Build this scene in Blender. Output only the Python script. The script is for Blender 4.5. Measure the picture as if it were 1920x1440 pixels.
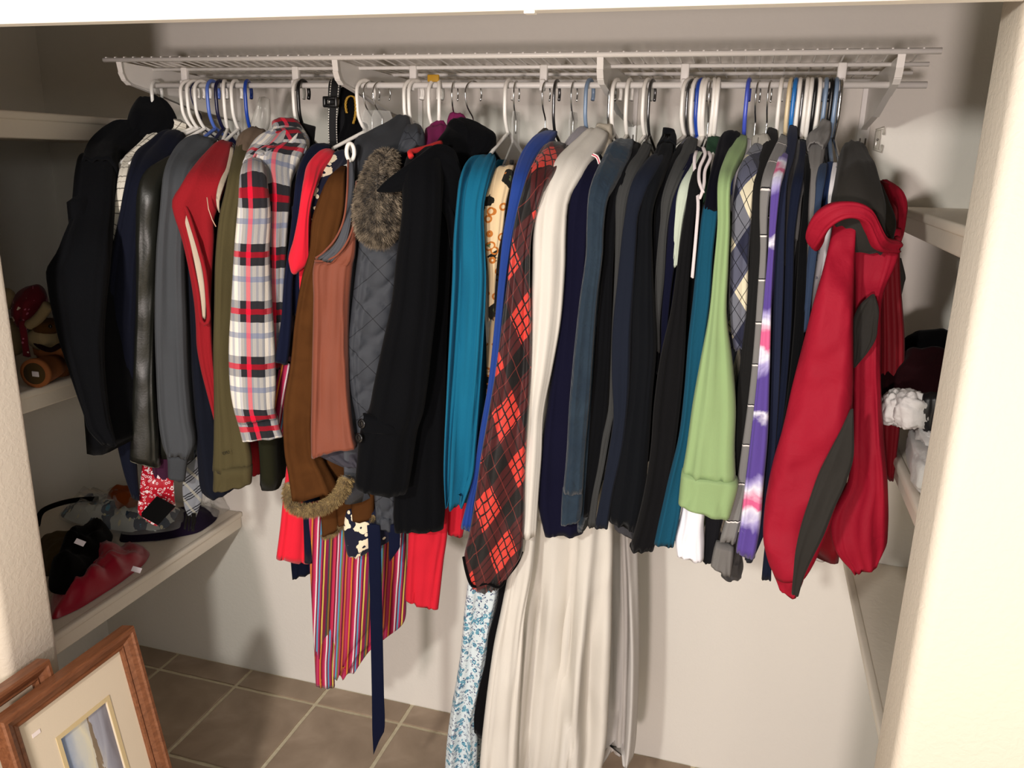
import bpy, bmesh, math, random
from math import pi, sin, cos, radians
from mathutils import Vector, Matrix, noise
S = bpy.context.scene
for o in list(bpy.data.objects): bpy.data.objects.remove(o)

# ------------------------------------------------------------------ camera
CR = Vector((0.958378734, 0.284488812, 0.0240066408))
CU = Vector((-0.0976549684, 0.247637133, 0.963918750))
CF = Vector((0.268279164 * -1, 0.926143599, -0.265111908))
FPX = 1528.77
CAM = Vector((0, 0, 1.75))
cd = bpy.data.cameras.new('camera'); cam = bpy.data.objects.new('camera', cd)
S.collection.objects.link(cam); S.camera = cam
cd.sensor_width = 36; cd.lens = FPX / 1920 * 36; cd.clip_start = .02; cd.clip_end = 50
cam.matrix_world = Matrix(((CR.x, CU.x, -CF.x, CAM.x), (CR.y, CU.y, -CF.y, CAM.y), (CR.z, CU.z, -CF.z, CAM.z), (0, 0, 0, 1)))

# ------------------------------------------------------------------ light
S.view_settings.view_transform = 'Standard'; S.view_settings.look = 'None'
S.view_settings.gamma = 1; S.view_settings.use_curve_mapping = False
S.view_settings.exposure = 0.46
w = bpy.data.worlds.new('world'); S.world = w; w.use_nodes = True
w.node_tree.nodes['Background'].inputs[0].default_value = (1.0, .93, .86, 1)
w.node_tree.nodes['Background'].inputs[1].default_value = .58
def lamp(name, kind, loc, power, col, size, aim=None):
    l = bpy.data.lights.new(name, kind); l.energy = power; l.color = col
    if kind == 'AREA': l.shape = 'DISK'; l.size = size
    else: l.shadow_soft_size = size
    o = bpy.data.objects.new(name, l); S.collection.objects.link(o); o.location = loc
    if aim: o.rotation_euler = (Vector(aim) - Vector(loc)).to_track_quat('-Z', 'Y').to_euler()
    return o
lamp('ceiling_lamp_light', 'POINT', (-.6, -.6, 2.02), 80, (1, .95, .875), .06)
lamp('room_lamp_light', 'AREA', (-.15, -1.6, 1.42), 36, (1, .85, .80), .22, (-.5, 2, 1.4))

lamp('shelf_edge_light', 'POINT', (.5, -.55, 1.99), 9, (1, .95, .88), .10)  # unseen light added at the right front to brighten the left shelf edges

# ------------------------------------------------------------------ helpers
def ray(x, y): return CR * ((x - 960) / FPX) + CU * (-(y - 720) / FPX) + CF
def at(x, y, Y): d = ray(x, y); return CAM + d * (Y / d.y)
def atx(x, y, X): d = ray(x, y); return CAM + d * (X / d.x)
def atz(x, y, z): d = ray(x, y); return CAM + d * ((z - CAM.z) / d.z)
W0 = {}
def mesh(name, vs, fs, mat=None, parent=None, uv=None, smooth=True, loc=None, mats=None, fm=None):
    """vs in world coordinates"""
    if parent is not None: base = W0[parent.name]
    else: base = Vector(loc) if loc is not None else Vector((0, 0, 0))
    me = bpy.data.meshes.new(name)
    org = Vector((0, 0, 0))
    if parent is None and loc is None:
        org = Vector((sum(v[0] for v in vs) / len(vs), sum(v[1] for v in vs) / len(vs), min(v[2] for v in vs)))
    off = base + org
    me.from_pydata([tuple(Vector(v) - off) for v in vs], [], fs)
    if mats:
        for m in mats: me.materials.append(m)
        for p, i in zip(me.polygons, fm): p.material_index = i
    elif mat: me.materials.append(mat)
    if uv:
        l = me.uv_layers.new(name='UVMap')
        for lp in me.loops: l.data[lp.index].uv = uv[lp.vertex_index]
    if smooth: me.shade_smooth()
    bm = bmesh.new(); bm.from_mesh(me); bmesh.ops.recalc_face_normals(bm, faces=bm.faces); bm.to_mesh(me); bm.free()
    o = bpy.data.objects.new(name, me); S.collection.objects.link(o)
    if parent is not None: o.parent = parent; W0[o.name] = base
    else: o.location = off; W0[o.name] = off
    return o
def tag(o, label=None, cat=None, group=None, kind=None):
    if label: o['label'] = label
    if cat: o['category'] = cat
    if group: o['group'] = group
    if kind: o['kind'] = kind
    return o
def thing(name, loc, label, cat, group=None):
    o = bpy.data.objects.new(name, None); S.collection.objects.link(o); o.location = loc
    o.empty_display_size = .05; W0[o.name] = Vector(loc)
    return tag(o, label, cat, group)
def box(x0, x1, y0, y1, z0, z1, bev=0):
    bm = bmesh.new(); bmesh.ops.create_cube(bm, size=1)
    for v in bm.verts: v.co = Vector(((x0 + x1) / 2 + v.co.x * (x1 - x0), (y0 + y1) / 2 + v.co.y * (y1 - y0), (z0 + z1) / 2 + v.co.z * (z1 - z0)))
    if bev: bmesh.ops.bevel(bm, geom=list(bm.edges), offset=bev, segments=3, affect='EDGES', profile=.5)
    bm.verts.ensure_lookup_table()
    r = [v.co.copy() for v in bm.verts], [[v.index for v in f.verts] for f in bm.faces]; bm.free(); return r
def join(*gs):
    V, F = [], []
    for v, f in gs:
        n = len(V); V += list(v); F += [[i + n for i in q] for q in f]
    return V, F
def xform(g, M): return [M @ Vector(v) for v in g[0]], g[1]
def frame_of(t):
    t = t.normalized(); a = Vector((0, 0, 1)) if abs(t.z) < .9 else Vector((1, 0, 0))
    u = t.cross(a).normalized(); return u, t.cross(u).normalized()
def tube(pts, r, n=8, closed=False):
    pts = [Vector(p) for p in pts]; N = len(pts); V = []; F = []
    rs = r if isinstance(r, (list, tuple)) else [r] * N
    u = None
    for i, p in enumerate(pts):
        if closed: t = pts[(i + 1) % N] - pts[i - 1]
        else: t = pts[min(i + 1, N - 1)] - pts[max(i - 1, 0)]
        t.normalize()
        if u is None: u, v = frame_of(t)
        else:
            u = (u - t * u.dot(t)).normalized(); v = t.cross(u)
        for k in range(n):
            a = 2 * pi * k / n; V.append(p + (u * cos(a) + v * sin(a)) * rs[i])
    M = N if closed else N - 1
    for i in range(M):
        for k in range(n):
            a = i * n + k; b = i * n + (k + 1) % n; j = ((i + 1) % N) * n
            F.append([a, b, j + (k + 1) % n, j + k])
    if not closed:
        F.append(list(range(n))[::-1]); F.append([(N - 1) * n + k for k in range(n)])
    return V, F
def crom(P, n):
    """Catmull-Rom through list of tuples/Vectors, n samples"""
    m = len(P); out = []
    if m == 1: return [P[0]] * n
    # param by length of first 3 comps
    L = [0]
    for i in range(1, m): L.append(L[-1] + max(1e-5, (Vector(P[i][:3]) - Vector(P[i - 1][:3])).length))
    for s in range(n):
        t = L[-1] * s / (n - 1); i = 0
        while i < m - 2 and t > L[i + 1]: i += 1
        f = (t - L[i]) / (L[i + 1] - L[i])
        h = L[i + 1] - L[i]
        r = []
        for c in range(len(P[0])):
            p1, p2 = P[i][c], P[i + 1][c]
            m1 = (p2 - P[i - 1][c]) / (L[i + 1] - L[i - 1]) if i > 0 else (p2 - p1) / h
            m2 = (P[i + 2][c] - p1) / (L[i + 2] - L[i]) if i + 2 < m else (p2 - p1) / h
            f2 = f * f; f3 = f2 * f
            r.append((2 * f3 - 3 * f2 + 1) * p1 + (f3 - 2 * f2 + f) * h * m1 + (-2 * f3 + 3 * f2) * p2 + (f3 - f2) * h * m2)
        out.append(r)
    return out
def yprof(y, Y):
    """depth of a garment row: collar hangs at the rod, shoulder comes forward"""
    if y < 245: return 1.77
    if y > 350: return Y
    t = (y - 245) / 105; return 1.77 + (Y - 1.77) * (t ** .8)
def ribbon(name, rows, mat, parent=None, Y=1.57, th=.024, folds=3, amp=.007, seed=0, nu=44, nv=54, wr=.003, power=.62, quilt=None, hem=.003, flat=False, loc=None, opened=True, wrs=14, uvs=1, turn=.9, uvabs=False):
    """cloth tube swept between a left and a right outline, with own depth, real thickness and folds"""
    rnd = random.Random(seed * 77 + len(rows)); P = []
    for q in rows:
        lx, ly, rx, ry = q[:4]
        if len(q) > 4: yl = yr = q[4]
        elif flat: yl = yr = Y
        else: yl = yr = yprof((ly + ry) / 2, Y)
        if len(q) > 5: yr = q[5]
        a = at(lx, ly, yl); b = at(rx, ry, yr)
        if len(q) < 6 and turn:
            c = (a + b) / 2; v = Vector((c.x * turn, c.y, 0)).normalized()   # the cloth turns its broad face towards the opening
            da, db = a - CAM, b - CAM; k = (c - CAM).dot(v); a = CAM + da * (k / da.dot(v)); b = CAM + db * (k / db.dot(v))
        P.append((*a, *b))
    R = crom(P, nv)
    C = [(Vector(r[:3]) + Vector(r[3:6])) / 2 for r in R]; Wd = [(Vector(r[3:6]) - Vector(r[:3])) / 2 for r in R]
    nf = folds + 2 if folds else 0; amp *= 1.35
    fl = [(-.85 + 1.7 * (i + rnd.uniform(.1, .9)) / max(1, nf), rnd.uniform(.05, .17), rnd.uniform(.5, 1) * rnd.choice((1, -1, -1)), rnd.uniform(-.3, .3), rnd.uniform(0, 9)) for i in range(nf)]
    V, F, UV = [], [], []; v = 0; C0 = C[0]; W00 = Wd[0].normalized()
    rings = []
    for i in range(nv):
        T = (C[min(i + 1, nv - 1)] - C[max(i - 1, 0)]).normalized()
        if i: v += (C[i] - C[i - 1]).length
        w = Wd[i]; wl = max(w.length, 1e-4); wn = w / wl
        N = wn.cross(T)
        if N.length < 1e-3: N = Vector((0, -1, 0))
        N.normalize()
        if N.y > 0: N = -N
        s = i / (nv - 1); d = min(th, wl * 1.1)
        if s < .06: d *= .35 + .65 * (s / .06) ** .6
        ring = []
        for k in range(nu):
            a = 2 * pi * k / nu; ca, sa = cos(a), sin(a)
            cu = math.copysign(abs(ca) ** power, ca); su = math.copysign(abs(sa) ** power, sa)
            off = 0
            for (u0, sg, am, dr, ph) in fl:
                x = cu - (u0 + dr * (s - .5) + .08 * sin(s * 5 + ph)); off += am * math.exp(-(x / sg) ** 2)
            e = (1 - abs(cu) ** 4)
            p = C[i] + w * cu + N * (d * su)
            off = off * amp * e * (.35 + .65 * min(1, s * 2)) * min(1, wl / .03)
            nz = noise.noise(Vector((p.x * wrs + seed, p.y * wrs, p.z * wrs * .55))) + .5 * noise.noise(Vector((p.x * wrs * 2.3 + seed, p.y * 20, p.z * wrs * 1.6)))
            rg = 1 - 2.6 * abs(noise.noise(Vector((p.x * 9 + p.z * 5 + seed * 3, p.y * 9, p.z * 4 - p.x * 6))))
            off += (wr * nz + wr * .9 * max(-.4, rg)) * min(1, wl / .02)
            if quilt:
                uu = cu * wl; q1 = abs(((uu + v) / quilt) % 1 - .5) * 2; q2 = abs(((uu - v) / quilt + 50) % 1 - .5) * 2
                off += .009 * (min(1, (1 - q1) * 4.0) ** .6 * min(1, (1 - q2) * 4.0) ** .6 - .5) * e
            p = p + N * (off if sa >= 0 else -off * .5)
            if i == nv - 1: p = p + T * (hem * .6 * sin(cu * 3.1 + seed) + hem * .25 * sin(cu * 8 + seed * 2))
            ring.append(p); 
            V.append(p); UV.append((((p - C0).dot(W00) if uvabs else cu * wl * uvs) + .5, v * uvs))
        rings.append(ring)
    n = nu
    for i in range(nv - 1):
        for k in range(n): F.append([i * n + k, i * n + (k + 1) % n, (i + 1) * n + (k + 1) % n, (i + 1) * n + k])
    V.append(C[0] - (C[1] - C[0]).normalized() * min(.006, Wd[0].length * .3)); UV.append((.5, 0)); c = len(V) - 1
    for k in range(n): F.append([c, (k + 1) % n, k])
    T = (C[-1] - C[-2]).normalized(); b = (nv - 1) * n
    if opened:
        for (sc, up) in ((.86, .003), (.8, .03)):
            st = len(V)
            for k in range(n):
                V.append(C[-1] + (rings[-1][k] - C[-1]) * sc - T * up); UV.append(UV[b + k] if b < len(UV) else (.5, v))
            for k in range(n): F.append([b + k, b + (k + 1) % n, st + (k + 1) % n, st + k])
            b = st
    V.append(C[-1] - T * (.03 if opened else -.002)); UV.append((.5, v)); c = len(V) - 1
    for k in range(n): F.append([b + k, b + (k + 1) % n, c])
    return mesh(name, V, F, mat, parent, UV, loc=loc)
def slab(name, mat, parent, near, rod, ztop, zbot, th=.016, seed=0, far=None, nz=26, n=28, slope=.11, flare=1.06):
    """hanging body of a garment: thin, deep from front to back, sloping shoulders, real folds"""
    near = Vector(near); rod = Vector(rod)
    if far is None: far = (2 * rod[0] - near[0], min(2.11, 2 * rod[1] - near[1]))
    far = Vector(far); mid = (near + far) / 2
    V, F, UV = [], [], []
    ax = (far - near); L = ax.length / 2; ax.normalize(); nr = Vector((-ax.y, ax.x))
    for i in range(nz):
        s = i / (nz - 1)
        if i < 7: z = ztop - slope * (i / 6); k = (i / 6) ** .85; h = .05 + (L - .05) * k; c = rod + (mid - rod) * k; t = th * (.5 + .5 * k)
        else:
            q = (i - 6) / (nz - 7); z = ztop - slope - (ztop - slope - zbot) * q; h = L * (1 + (flare - 1) * q); c = mid; t = th * (1 + .5 * q)
        for k in range(n):
            a = 2 * pi * k / n; ca = math.copysign(abs(cos(a)) ** .6, cos(a)); sa = math.copysign(abs(sin(a)) ** .6, sin(a))
            f = .0035 * sin(ca * 9 + seed + 2 * s) + .004 * noise.noise(Vector((ca * 3 + seed, z * 5, sa))) 
            p = c + ax * (ca * h) + nr * (sa * t + f * (.3 + s))
            V.append(Vector((p.x, p.y, z + (.004 * sin(ca * 8 + seed) if i == nz - 1 else 0)))); UV.append((ca * h + .5, -z))
    for i in range(nz - 1):
        for k in range(n): F.append([i * n + k, i * n + (k + 1) % n, (i + 1) * n + (k + 1) % n, (i + 1) * n + k])
    F.append(list(range(n))[::-1])
    b = (nz - 1) * n; st = len(V)
    for k in range(n):
        p = V[b + k]; V.append(Vector((mid.x + (p.x - mid.x) * .96, mid.y + (p.y - mid.y) * .96, p.z + .02))); UV.append(UV[b + k])
    for k in range(n): F.append([b + k, b + (k + 1) % n, st + (k + 1) % n, st + k])
    F.append([st + k for k in range(n)])
    return mesh(name, V, F, mat, parent, UV)
def fur(name, src, count, length, width, mat, parent, seed=1, droop=.4, zmin=None):
    rnd = random.Random(seed); me = src.data; base = W0[src.name]
    tris = []
    for p in me.polygons:
        if len(p.vertices) > 4: continue
        tris.append((p.area, p))
    tot = sum(a for a, _ in tris); V, F = [], []
    for a, p in tris:
        k = count * a / tot; k = int(k) + (rnd.random() < k % 1)
        vs = [me.vertices[i].co for i in p.vertices]
        for _ in range(k):
            r1, r2 = rnd.random(), rnd.random()
            if len(vs) == 4: c = vs[0].lerp(vs[1], r1).lerp(vs[3].lerp(vs[2], r1), r2)
            else: c = vs[0].lerp(vs[1], r1).lerp(vs[2], r2 * .9)
            nrm = p.normal; d = (nrm + Vector((rnd.gauss(0, .35), rnd.gauss(0, .35), rnd.gauss(-droop, .35)))).normalized()
            l = length * rnd.uniform(.6, 1.2); sd = d.cross(Vector((rnd.gauss(0, 1), rnd.gauss(0, 1), rnd.gauss(0, 1)))).normalized() * width
            c = c + base; q = len(V)
            V += [c - sd, c + sd, c + d * l * .6 + sd * .6 + Vector((0, 0, -l * .08)), c + d * l + Vector((0, 0, -l * .25))]
            F += [[q, q + 1, q + 2], [q, q + 2, q + 3]]
    me2 = bpy.data.meshes.new(name); me2.from_pydata([v - base for v in V], [], F); me2.materials.append(mat)
    o = bpy.data.objects.new(name, me2); S.collection.objects.link(o); o.parent = parent; W0[o.name] = W0[parent.name]
    o['kind'] = 'stuff'; return o
def lump(name, foot, z, h, mat, parent=None, seed=0, nr=12, na=56, rough=.25, scale=16, label=None, cat=None, px=True, sharp=4):
    """pile of soft cloth: footprint outline resting on height z"""
    P = [atz(x, y, z) if px else Vector((x, y, z)) for x, y in foot]
    c = sum(P, Vector()) / len(P)
    # resample outline
    L = [(P[i] - P[i - 1]).length for i in range(len(P))]; tot = sum(L); out = []
    m = len(P); acc = 0; segs = []
    for i in range(m): segs.append((acc, P[i], P[(i + 1) % m])); acc += (P[(i + 1) % m] - P[i]).length
    for k in range(na):
        t = acc * k / na; j = max(i for i in range(m) if segs[i][0] <= t + 1e-9); s0, a, b = segs[j]
        out.append(a.lerp(b, (t - s0) / max(1e-6, (b - a).length)))
    for _ in range(2): out = [(out[i - 1] + out[i] * 2 + out[(i + 1) % na]) / 4 for i in range(na)]
    V, F, UV = [c + Vector((0, 0, h * (1 + rough * noise.noise(c * scale))))], [], [(0, 0)]
    for j in range(1, nr + 1):
        r = j / nr
        for k in range(na):
            p = c.lerp(out[k], r ** .9)
            hh = h * (1 - r ** sharp) * (1 + rough * 1.6 * noise.noise(Vector((p.x * scale + seed, p.y * scale, seed))) + rough * .7 * noise.noise(Vector((p.x * scale * 2.7, p.y * scale * 2.7 + seed, 2))))
            V.append(p + Vector((0, 0, max(.0015, hh)))); UV.append((p.x, p.y))
    for k in range(na): F.append([0, 1 + k, 1 + (k + 1) % na])
    for j in range(nr - 1):
        a = 1 + j * na; b = a + na
        for k in range(na): F.append([a + k, b + k, b + (k + 1) % na, a + (k + 1) % na])
    st = len(V); b = 1 + (nr - 1) * na
    for k in range(na): V.append(Vector((V[b + k].x, V[b + k].y, z + .0005))); UV.append((0, 0))
    for k in range(na): F.append([b + k, b + (k + 1) % na, st + (k + 1) % na, st + k])
    F.append([st + k for k in range(na)])
    o = mesh(name, V, F, mat, parent, UV)
    if label: tag(o, label, cat)
    return o
def lathe(prof, org, axis, n=32):
    axis = Vector(axis).normalized(); u, v = frame_of(axis); V, F = [], []
    for (r, h) in prof:
        for k in range(n):
            a = 2 * pi * k / n; V.append(Vector(org) + axis * h + (u * cos(a) + v * sin(a)) * r)
    for i in range(len(prof) - 1):
        for k in range(n): F.append([i * n + k, i * n + (k + 1) % n, (i + 1) * n + (k + 1) % n, (i + 1) * n + k])
    F.append(list(range(n))[::-1]); F.append([(len(prof) - 1) * n + k for k in range(n)])
    return V, F
def ellipsoid(c, r, n=20, m=14, nz=0, seed=0):
    V, F = [], []
    for i in range(m + 1):
        t = pi * i / m
        for k in range(n):
            a = 2 * pi * k / n; d = Vector((sin(t) * cos(a), sin(t) * sin(a), cos(t)))
            q = 1 + nz * noise.noise(d * 2.2 + Vector((seed, 0, 0)))
            V.append(Vector(c) + Vector((d.x * r[0], d.y * r[1], d.z * r[2])) * q)
    for i in range(m):
        for k in range(n): F.append([i * n + k, i * n + (k + 1) % n, (i + 1) * n + (k + 1) % n, (i + 1) * n + k])
    return V, F

# ------------------------------------------------------------------ materials
def s2l(c): return tuple((x / 12.92 if x <= .04045 else ((x + .055) / 1.055) ** 2.4) for x in c)
def hexc(h): h = h.lstrip('#'); return s2l(tuple(int(h[i:i + 2], 16) / 255 for i in (0, 2, 4)))
class NT:
    def __init__(s, name, rough=.85, metal=0, sheen=0, spec=.3):
        s.m = bpy.data.materials.new(name); s.m.use_nodes = True; s.t = s.m.node_tree; s.b = s.t.nodes['Principled BSDF']
        s.b.inputs['Roughness'].default_value = rough; s.b.inputs['Metallic'].default_value = metal
        s.b.inputs['Specular IOR Level'].default_value = spec
        if sheen: s.b.inputs['Sheen Weight'].default_value = sheen; s.b.inputs['Sheen Roughness'].default_value = .5
        s._uv = None
    def n(s, k, **kw):
        q = s.t.nodes.new(k)
        for a, v in kw.items(): setattr(q, a, v)
        return q
    def lk(s, a, b): s.t.links.new(a, b)
    def put(s, sock, v):
        if isinstance(v, bpy.types.NodeSocket): s.lk(v, sock)
        elif isinstance(v, tuple) and len(v) == 3 and sock.type == 'RGBA': sock.default_value = (*v, 1)
        else: sock.default_value = v
    def ma(s, op, a, b=0., c=0.):
        q = s.n('ShaderNodeMath', operation=op); s.put(q.inputs[0], a); s.put(q.inputs[1], b)
        if len(q.inputs) > 2: s.put(q.inputs[2], c)
        return q.outputs[0]
    def uv(s):
        if not s._uv:
            g = s.n('ShaderNodeUVMap'); x = s.n('ShaderNodeSeparateXYZ'); s.lk(g.outputs[0], x.inputs[0]); s._uv = (x.outputs[0], x.outputs[1], g.outputs[0])
        return s._uv
    def obj(s): return s.n('ShaderNodeTexCoord').outputs['Object']
    def mix(s, f, a, b):
        q = s.n('ShaderNodeMix', data_type='RGBA'); s.put(q.inputs[0], f); s.put(q.inputs[6], a); s.put(q.inputs[7], b); return q.outputs[2]
    def noise(s, vec, sc, det=3, dist=0):
        q = s.n('ShaderNodeTexNoise'); s.lk(vec, q.inputs['Vector']); q.inputs['Scale'].default_value = sc; q.inputs['Detail'].default_value = det; q.inputs['Distortion'].default_value = dist; return q.outputs['Fac']
    def band(s, x, per, off, wid):
        """1 where frac((x-off)/per) within wid/per of 0"""
        f = s.ma('FRACT', s.ma('DIVIDE', s.ma('ADD', x, 100 * per - off + wid / 2), per))
        return s.ma('LESS_THAN', f, wid / per)
    def ramp(s, f, stops, mode='LINEAR'):
        q = s.n('ShaderNodeValToRGB'); q.color_ramp.interpolation = mode; e = q.color_ramp.elements
        while len(e) < len(stops): e.new(.5)
        for el, (p, c) in zip(e, stops): el.position = p; el.color = (*c, 1)
        s.put(q.inputs[0], f); return q.outputs[0]
    def bump(s, h, st, dist=.002):
        q = s.n('ShaderNodeBump'); q.inputs['Strength'].default_value = st; q.inputs['Distance'].default_value = dist; s.lk(h, q.inputs['Height']); s.lk(q.outputs[0], s.b.inputs['Normal'])
    def col(s, c): s.put(s.b.inputs['Base Color'], c); return s.m
MC = {}
def cloth(hx, rough=.92, sheen=.03, weave=420, bs=.35, var=.12, spec=.15, name='fabric'):
    key = ('c', hx, rough, sheen, weave, bs)
    if key in MC: return MC[key]
    t = NT(name, rough, 0, sheen, spec); c = hexc(hx); o = t.obj()
    if max(c) < .035: c = tuple(x * .72 for x in c); t.b.inputs['Specular IOR Level'].default_value = min(spec, .05)
    f = t.noise(o, 9, 4); d = tuple(x * (1 - var) for x in c); l = tuple(min(1, x * (1 + var)) for x in c)
    t.col(t.mix(f, d, l)); t.bump(t.noise(o, weave, 2), bs, .001); MC[key] = t.m; return t.m
def plastic(hx, rough=.3, spec=.5, name='plastic'):
    key = ('p', hx, rough)
    if key in MC: return MC[key]
    t = NT(name, rough, 0, 0, spec); t.col(hexc(hx)); MC[key] = t.m; return t.m
def clear(name='clear_plastic', hx='#d8d8d4', a=.35):
    t = NT(name, .12, 0, 0, .6); t.col(hexc(hx)); t.b.inputs['Alpha'].default_value = a; return t.m
CHROME = NT('chrome', .16, 1); CHROME.col(hexc('#c8c8c8')); CHROME = CHROME.m
DCHROME = NT('dark_chrome', .25, .9); DCHROME.col(hexc('#6a6a6c')); DCHROME = DCHROME.m
CLEAR = clear(); WHITE = plastic('#f4f1ea'); BLACKP = plastic('#0c0c0e')
def wallmat(name, hx, sc=55, bs=.35, dist=.004, rough=.75):
    t = NT(name, rough, 0, 0, .25); o = t.obj(); c = hexc(hx)
    a = t.noise(o, 1.4, 3); t.col(t.mix(a, tuple(x * .97 for x in c), tuple(min(1, x * 1.03) for x in c)))
    h = t.ramp(t.noise(o, sc, 3, .6), [(.42, (0, 0, 0)), (.62, (1, 1, 1))]); t.bump(h, bs, dist); return t.m
BACKW = wallmat('closet_wall_paint', '#f1eee6', 90, .12, .0015)
JAMBW = wallmat('orange_peel_plaster', '#cfc5b6', 105, .16, .0016)
SHELFW = wallmat('shelf_paint', '#e3dacb', 40, .15, .0012, .55)
TRIMW = plastic('#fbf7ee', .4, .4, 'trim_paint')
WIREW = plastic('#f8f6f2', .35, .5, 'white_wire_coating')
def tartan(name, base, bands, bs=.3, rough=.95, sheen=.1, weave=420, var=True):
    """bands: (axis, period, offset, width, colour, alpha)"""
    t = NT(name, rough, 0, sheen, .15); u, v, g = t.uv(); c = base if not isinstance(base, str) else hexc(base)
    for (ax, per, off, wd, hx, al) in bands:
        if ax == 'x': m = t.ma('MULTIPLY', t.band(u, per[0], off[0], wd[0]), t.band(v, per[1], off[1], wd[1]))
        elif ax == 'd': m = t.band(t.ma('ADD', u, v), per, off, wd)
        elif ax == 'e': m = t.band(t.ma('SUBTRACT', u, v), per, off, wd)
        else: m = t.band(u if ax == 'u' else v, per, off, wd)
        c = t.mix(t.ma('MULTIPLY', m, al), c, hexc(hx))
    t.bump(t.noise(t.obj(), weave, 2), bs, .001); return t.col(c)
def stripes(name, per, stops, rough=.85, slant=0.0, wob=.004):
    t = NT(name, rough, 0, .1, .2); u, v, g = t.uv(); nz = t.noise(g, 14, 2)
    x = t.ma('ADD', t.ma('ADD', u, t.ma('MULTIPLY', v, slant)), t.ma('MULTIPLY', nz, wob))
    f = t.ma('FRACT', t.ma('DIVIDE', t.ma('ADD', x, 10 * per), per)); n = len(stops)
    c = t.ramp(f, [(i / n, hexc(h)) for i, h in enumerate(stops)], 'CONSTANT')
    t.bump(t.noise(g, 300, 2), .3, .001); return t.col(c)
def floral(name, base, spots, scale=40, thr=.32, rough=.85, dot2=None, lines=None):
    t = NT(name, rough, 0, .1, .2); u, v, g = t.uv(); c = hexc(base)
    vo = t.n('ShaderNodeTexVoronoi'); vo.inputs['Scale'].default_value = scale; t.lk(g, vo.inputs['Vector'])
    ns = t.noise(g, scale * 2.5, 2)
    d = t.ma('ADD', vo.outputs['Distance'], t.ma('MULTIPLY', t.ma('SUBTRACT', ns, .5), .5))
    sx = t.n('ShaderNodeSeparateXYZ'); t.lk(vo.outputs['Color'], sx.inputs[0])
    k = t.ma('MULTIPLY', t.ma('LESS_THAN', d, thr), t.ma('LESS_THAN', sx.outputs[0], .75)); c = t.mix(k, c, hexc(spots[0]))
    k = t.ma('LESS_THAN', d, thr * .32); c = t.mix(k, c, hexc(spots[1] if len(spots) > 1 else base))
    if dot2:
        v2 = t.n('ShaderNodeTexVoronoi'); v2.inputs['Scale'].default_value = scale * 2.1; t.lk(g, v2.inputs['Vector'])
        if dot2[1] == 'ring':
            k = t.ma('MULTIPLY', t.ma('LESS_THAN', v2.outputs['Distance'], .36), t.ma('GREATER_THAN', v2.outputs['Distance'], .22))
        else: k = t.ma('LESS_THAN', v2.outputs['Distance'], .22)
        c = t.mix(k, c, hexc(dot2[0]))
    t.bump(t.noise(g, 300, 2), .2, .001); return t.col(c)

# ------------------------------------------------------------------ setting
YB = 2.151; YJ0, YJ1 = 1.035, 1.15; XL, XR = -1.292, .2485; XWL, XWR = -2.16, .92; ZC = 2.44
def struct(name, g, mat, smooth=False): o = mesh(name, g[0], g[1], mat, None, smooth=smooth, loc=(0, 0, 0)); o['kind'] = 'structure'; return o
struct('wall_back', box(XWL - .1, XWR + .1, YB, YB + .1, -.02, ZC), BACKW)
struct('wall_left', box(XWL - .1, XWL, YJ1, YB, -.02, ZC), BACKW)
struct('wall_right', box(XWR, XWR + .1, YJ1, YB, -.02, ZC), BACKW)
def rounded(x0, x1, y0, y1, z0, z1, r=.02, n=6, left=True, right=True):
    """wall end with bullnose corners, extruded in z"""
    pts = []
    def arc(cx, cy, a0, a1):
        for i in range(n + 1):
            a = a0 + (a1 - a0) * i / n; pts.append((cx + r * cos(a), cy + r * sin(a)))
    if right: arc(x1 - r, y0 + r, -pi / 2, 0); arc(x1 - r, y1 - r * .4, 0, pi / 8); pts.append((x1 - r, y1))
    else: pts.extend([(x1, y0), (x1, y1)])
    if left: pts.append((x0 + r, y1)); arc(x0 + r, y1 - r * .4, pi - pi / 8, pi); arc(x0 + r, y0 + r, pi, 1.5 * pi)
    else: pts.extend([(x0, y1), (x0, y0)])
    m = len(pts); V = [Vector((x, y, z0)) for x, y in pts] + [Vector((x, y, z1)) for x, y in pts]
    F = [list(range(m))[::-1], [m + i for i in range(m)]] + [[i, (i + 1) % m, m + (i + 1) % m, m + i] for i in range(m)]
    return V, F
def smooth_angle(o):
    o.data.shade_smooth()
    for p in o.data.polygons:
        if len(p.vertices) > 4: p.use_smooth = False
smooth_angle(struct('wall_front_left', rounded(-3.2, XL, YJ0, YJ1, -.02, ZC, left=False), JAMBW, True))
smooth_angle(struct('wall_front_right', rounded(XR, 2.2, YJ0, YJ1, -.02, ZC, right=False), JAMBW, True))
struct('wall_header', box(XL - .001, XR + .001, YJ0 + .012, YJ1, 1.99, ZC), JAMBW)
struct('trim_1', join(box(XL, XR, YJ0 - .004, YJ0 + .022, 1.925, 2.0, .002), box(XL, XR, YJ0 - .010, YJ0 - .003, 1.95, 1.964, .002), box(XL, XR, YJ0 - .012, YJ0 - .003, 1.979, 2.0, .002), box(-.297, -.283, YJ0 + .0, YJ0 + .012, 1.922, 1.926, .001)), TRIMW)
struct('ceiling', box(-3.2, 2.2, YJ0, YB + .1, ZC, ZC + .08), JAMBW)
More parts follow.
